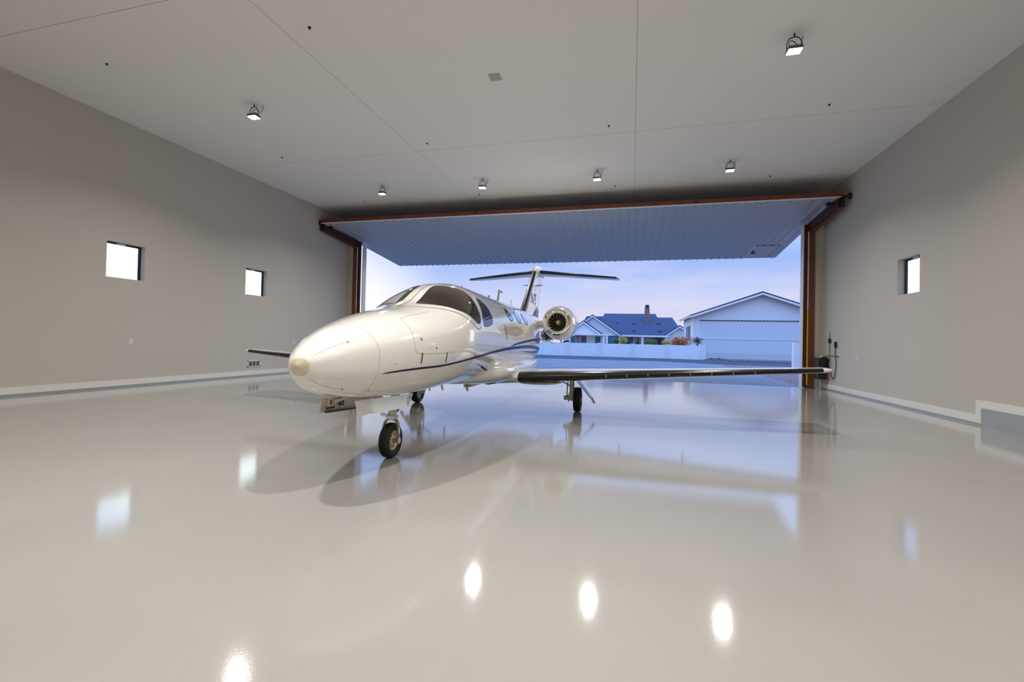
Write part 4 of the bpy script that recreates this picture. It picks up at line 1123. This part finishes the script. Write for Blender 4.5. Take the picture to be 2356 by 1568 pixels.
for (x0, x1, z0, z1, y) in ((-9.6, -8.97, 1.5, 2.55, 0), (-7.87, -7.2, 1.5, 2.55, 0), (-5.6, -4.94, 1.5, 2.5, 0), (-3.9, -2.1, .2, 2.75, 2), (-.8, 1.2, .2, 2.6, 6), (3.45, 4.95, .2, 2.55, 6)):
    bm = nbm(); box(bm, x0 - .06, x1 + .06, y - .05, y + .02, z0 + Z0 - .06, z1 + Z0 + .06); w = hpart('window_frame', bm, 'winframe')
    bm = nbm(); zm = (z0 + z1) / 2 + .1
    box(bm, x0, x1, y - .06, y - .05, z0 + Z0, zm + Z0 - .03); box(bm, x0, x1, y - .06, y - .05, zm + Z0 + .03, z1 + Z0); obj('pane', bm, M['housepane'], w)
bm = nbm(); box(bm, -8.9, -8.2, -1.1, -.4, 0, 2.75 + Z0); hpart('brick_column', bm, 'brick')
bm = nbm(); box(bm, -8.8, -3.0, -1.9, .1, 2.75 + Z0, 2.95 + Z0); hpart('pergola_roof', bm, 'fascia')
for x in (-4.25, -3.7):
    bm = nbm(); box(bm, x - .12, x + .12, -1.8, -1.55, 0, 2.75 + Z0); hpart('pergola_post', bm, 'fascia')
bm = nbm(); box(bm, 2.18, 3.0, 7.5, 8.4, 4.5 + Z0, 7.85 + Z0); ch = hpart('chimney', bm, 'brick')
bm = nbm(); prism(bm, [(2.22, 7.85 + Z0), (2.96, 7.85 + Z0), (2.86, 8.4 + Z0), (2.3, 8.4 + Z0)], lambda u, v, d: (u, d, v), 7.6, 8.3); obj('chimney_cap', bm, M['winframe'], ch)
for (x, t) in ((.2, .5), (.55, .5), (4.3, .5), (4.65, .5), (.3, .17), (.62, .17), (4.4, .17), (4.72, .17), (-2.4, .52)):
    bm = nbm(); y = 2.6 + 8.4 * t; z = 2.95 + 4.1 * t + Z0; box(bm, x - .1, x + .1, y - .15, y + .1, z, z + .16); hpart('roof_vent', bm, 'winframe')

# plants
def leafball(bm, c, r, n, size, seed, squash=1.):
    q = random.Random(seed)
    for _ in range(n):
        d = Vector((q.gauss(0, 1), q.gauss(0, 1), q.gauss(0, 1))).normalized() * r * q.random() ** .4
        p = Vector(c) + Vector((d.x, d.y, d.z * squash))
        a = Vector((q.uniform(-1, 1), q.uniform(-1, 1), q.uniform(-1, 1))).normalized(); b = a.orthogonal().normalized()
        s = size * q.uniform(.6, 1.3)
        bm.faces.new([bm.verts.new(p + a * s), bm.verts.new(p + b * s * .5), bm.verts.new(p - a * s), bm.verts.new(p - b * s * .5)])
def shrub(x, y, z, r, h, m, label, seed, n=500, cat='shrub', name='shrub', trunk=.4):
    e = thing(name, label, cat, (x, y, -.5))
    bm = nbm(); q = random.Random(seed)
    for k in range(5):
        leafball(bm, (q.uniform(-r, r) * .6, q.uniform(-r, r) * .4, h - r * .8 + q.uniform(-r, r) * .3), r * .65, n // 5, .1, seed * 10 + k, .9)
    obj('foliage', bm, M[m], e, fix=False)
    bm = nbm(); tube(bm, [(0, 0, 0), (.05, 0, h * .5), (0, 0, h * .75)], [.08, .06, .03], 7)
    for k in range(5): tube(bm, [(0, 0, h * trunk), (q.uniform(-r, r) * .7, q.uniform(-r, r) * .4, h * .85)], [.04, .015], 5)
    obj('stem', bm, M['bark'], e)
shrub(6.7, 65.5, 0, 1.45, 3.6, 'leaforange', 'large orange brown shrub behind the block wall near the hangar', 3, 1500)
shrub(2.6, 65, 0, .8, 2.85, 'leaf', 'bright green rounded shrub behind the block wall under the porch', 4, 900)
shrub(4.55, 64.2, 0, .55, 2.6, 'leafyellow', 'small pale yellow green shrub right of the rounded green one', 5, 500)
shrub(-2.05, 64.5, 0, .55, 2.8, 'leaf', 'narrow yellow green shrub left of the sliding glass door post', 6, 500)
shrub(-.8, 64.5, 0, .6, 3.1, 'leafyellow', 'yellow autumn shrub with bare white twigs behind the wall', 7, 500)
shrub(-9.0, 64.5, 0, .5, 2.5, 'leafdark', 'small green bush peeking out below the jet engine', 8, 400)
shrub(-12.2, 66, 0, 1.6, 4.4, 'leafdark', 'dark green tree behind the wall between tail and engine', 9, 1800, 'tree', 'tree')
shrub(8.3, 63.4, 0, .6, 3.0, 'leafdark', 'sparse dark shrub in front of the white hangar side', 10, 220)
e = thing('bare_twigs', 'bare white twigs rising beside the yellow autumn shrub', 'shrub', (.3, 64.6, -.6))
bm = nbm(); q = random.Random(3)
for k in range(14): tube(bm, [(0, 0, 0), (q.uniform(-.4, .4), 0, 1.6), (q.uniform(-.9, .9), q.uniform(-.3, .3), 3.3)], [.03, .02, .008], 5)
obj('stem', bm, M['twig'], e)
bm = nbm(); q = random.Random(5)
for k in range(60):
    c = Vector((q.uniform(9.6, 11.6), q.uniform(61.6, 62.8), -.5 + q.random() * .35)); r = q.uniform(.12, .25)
    vs = [bm.verts.new(c + Vector((a, b, d)) * r * q.uniform(.7, 1.2)) for a, b, d in ((1, 0, 0), (-1, 0, 0), (0, 1, 0), (0, -1, 0), (0, 0, 1), (0, 0, -1))]
    for f in ((0, 2, 4), (2, 1, 4), (1, 3, 4), (3, 0, 4), (2, 0, 5), (1, 2, 5), (3, 1, 5), (0, 3, 5)): bm.faces.new([vs[i] for i in f])
tag(obj('rock_heap', bm, M['rock']), 'low heap of dark rocks at the end of the block wall', 'rocks', kind='stuff')

# ------------------------------------------------------------------ sky
w = bpy.data.worlds.new('dusk_sky'); SC.world = w; w.use_nodes = True
nt = w.node_tree; nt.nodes.clear(); N = nt.nodes; L = nt.links
out = N.new('ShaderNodeOutputWorld'); bg = N.new('ShaderNodeBackground'); L.new(bg.outputs[0], out.inputs[0])
tc = N.new('ShaderNodeTexCoord'); sp = N.new('ShaderNodeSeparateXYZ'); L.new(tc.outputs['Generated'], sp.inputs[0])
cr = N.new('ShaderNodeValToRGB'); L.new(sp.outputs['Z'], cr.inputs['Fac'])
el = cr.color_ramp.elements
stops = [(0, (.82, .68, .80)), (.05, (.74, .70, .88)), (.10, (.60, .67, .95)), (.17, (.36, .51, .95)), (.3, (.58, 1.0, 1.95)), (1, (.85, 1.5, 3.3))]
el[0].position = 0; el[0].color = stops[0][1] + (1,); el[1].position = 1; el[1].color = stops[-1][1] + (1,)
for p, c in stops[1:-1]:
    e_ = el.new(p); e_.color = c + (1,)
# sky glow at the left, plus bright patches added to whiten the side windows
def glow(d, lo, hi, amt):
    dp = N.new('ShaderNodeVectorMath'); dp.operation = 'DOT_PRODUCT'; dp.inputs[1].default_value = Vector(d).normalized()
    L.new(tc.outputs['Generated'], dp.inputs[0])
    mr = N.new('ShaderNodeMapRange'); mr.interpolation_type = 'SMOOTHSTEP'
    mr.inputs['From Min'].default_value = lo; mr.inputs['From Max'].default_value = hi; mr.inputs['To Max'].default_value = amt
    L.new(dp.outputs['Value'], mr.inputs['Value']); return mr.outputs['Result']
cur = cr.outputs['Color']
for d, lo, hi, amt, colr in (((-.62, .78, .0), .955, 1.0, .85, (1.12, 1.12, 1.2, 1)), ((-.77, .64, .08), .965, .982, 1, (2.2, 2.4, 2.5, 1)), ((.60, .80, .1), .965, .985, 1, (2.2, 2.4, 2.5, 1)), ((-.98, .1, .1), .93, .98, 1, (1.8, 1.9, 2.0, 1))):
    mx = N.new('ShaderNodeMix'); mx.data_type = 'RGBA'; L.new(glow(d, lo, hi, amt), mx.inputs['Factor'])
    L.new(cur, mx.inputs['A']); mx.inputs['B'].default_value = colr; cur = mx.outputs['Result']
# thin streaky cloud
mp = N.new('ShaderNodeMapping'); mp.inputs['Scale'].default_value = (3, 3, 16); L.new(tc.outputs['Generated'], mp.inputs['Vector'])
nz = N.new('ShaderNodeTexNoise'); nz.inputs['Scale'].default_value = 1.6; nz.inputs['Detail'].default_value = 5; L.new(mp.outputs['Vector'], nz.inputs['Vector'])
mr = N.new('ShaderNodeMapRange'); mr.inputs['From Min'].default_value = .5; mr.inputs['From Max'].default_value = .75; mr.inputs['To Max'].default_value = .3; L.new(nz.outputs['Fac'], mr.inputs['Value'])
mx = N.new('ShaderNodeMix'); mx.data_type = 'RGBA'; L.new(mr.outputs['Result'], mx.inputs['Factor']); L.new(cur, mx.inputs['A']); mx.inputs['B'].default_value = (.95, .86, .95, 1)
L.new(mx.outputs['Result'], bg.inputs['Color']); bg.inputs['Strength'].default_value = 1.0

# ------------------------------------------------------------------ camera
cam = bpy.data.cameras.new('camera'); co = bpy.data.objects.new('camera', cam); COL.objects.link(co)
yaw, pit, rol = 2.57036357e-01, 1.30908028e-02, 2.30256443e-02
fw = Vector((-math.sin(yaw) * math.cos(pit), math.cos(yaw) * math.cos(pit), math.sin(pit)))
rt = Vector((math.cos(yaw), math.sin(yaw), 0)); up = rt.cross(fw)
r2 = rt * math.cos(rol) + up * math.sin(rol); u2 = -rt * math.sin(rol) + up * math.cos(rol)
mw = Matrix((r2, u2, -fw)).transposed().to_4x4(); mw.translation = (0, 0, 1.55)
co.matrix_world = mw
cam.sensor_width = 36; cam.lens = 1044.69379 / 2356 * 36; cam.shift_y = -13.685 / 2356; cam.clip_start = .05; cam.clip_end = 1000
SC.camera = co
vs_ = SC.view_settings
vs_.view_transform = 'Standard'; vs_.look = 'None'; vs_.gamma = 1; vs_.exposure = 0; vs_.use_curve_mapping = False
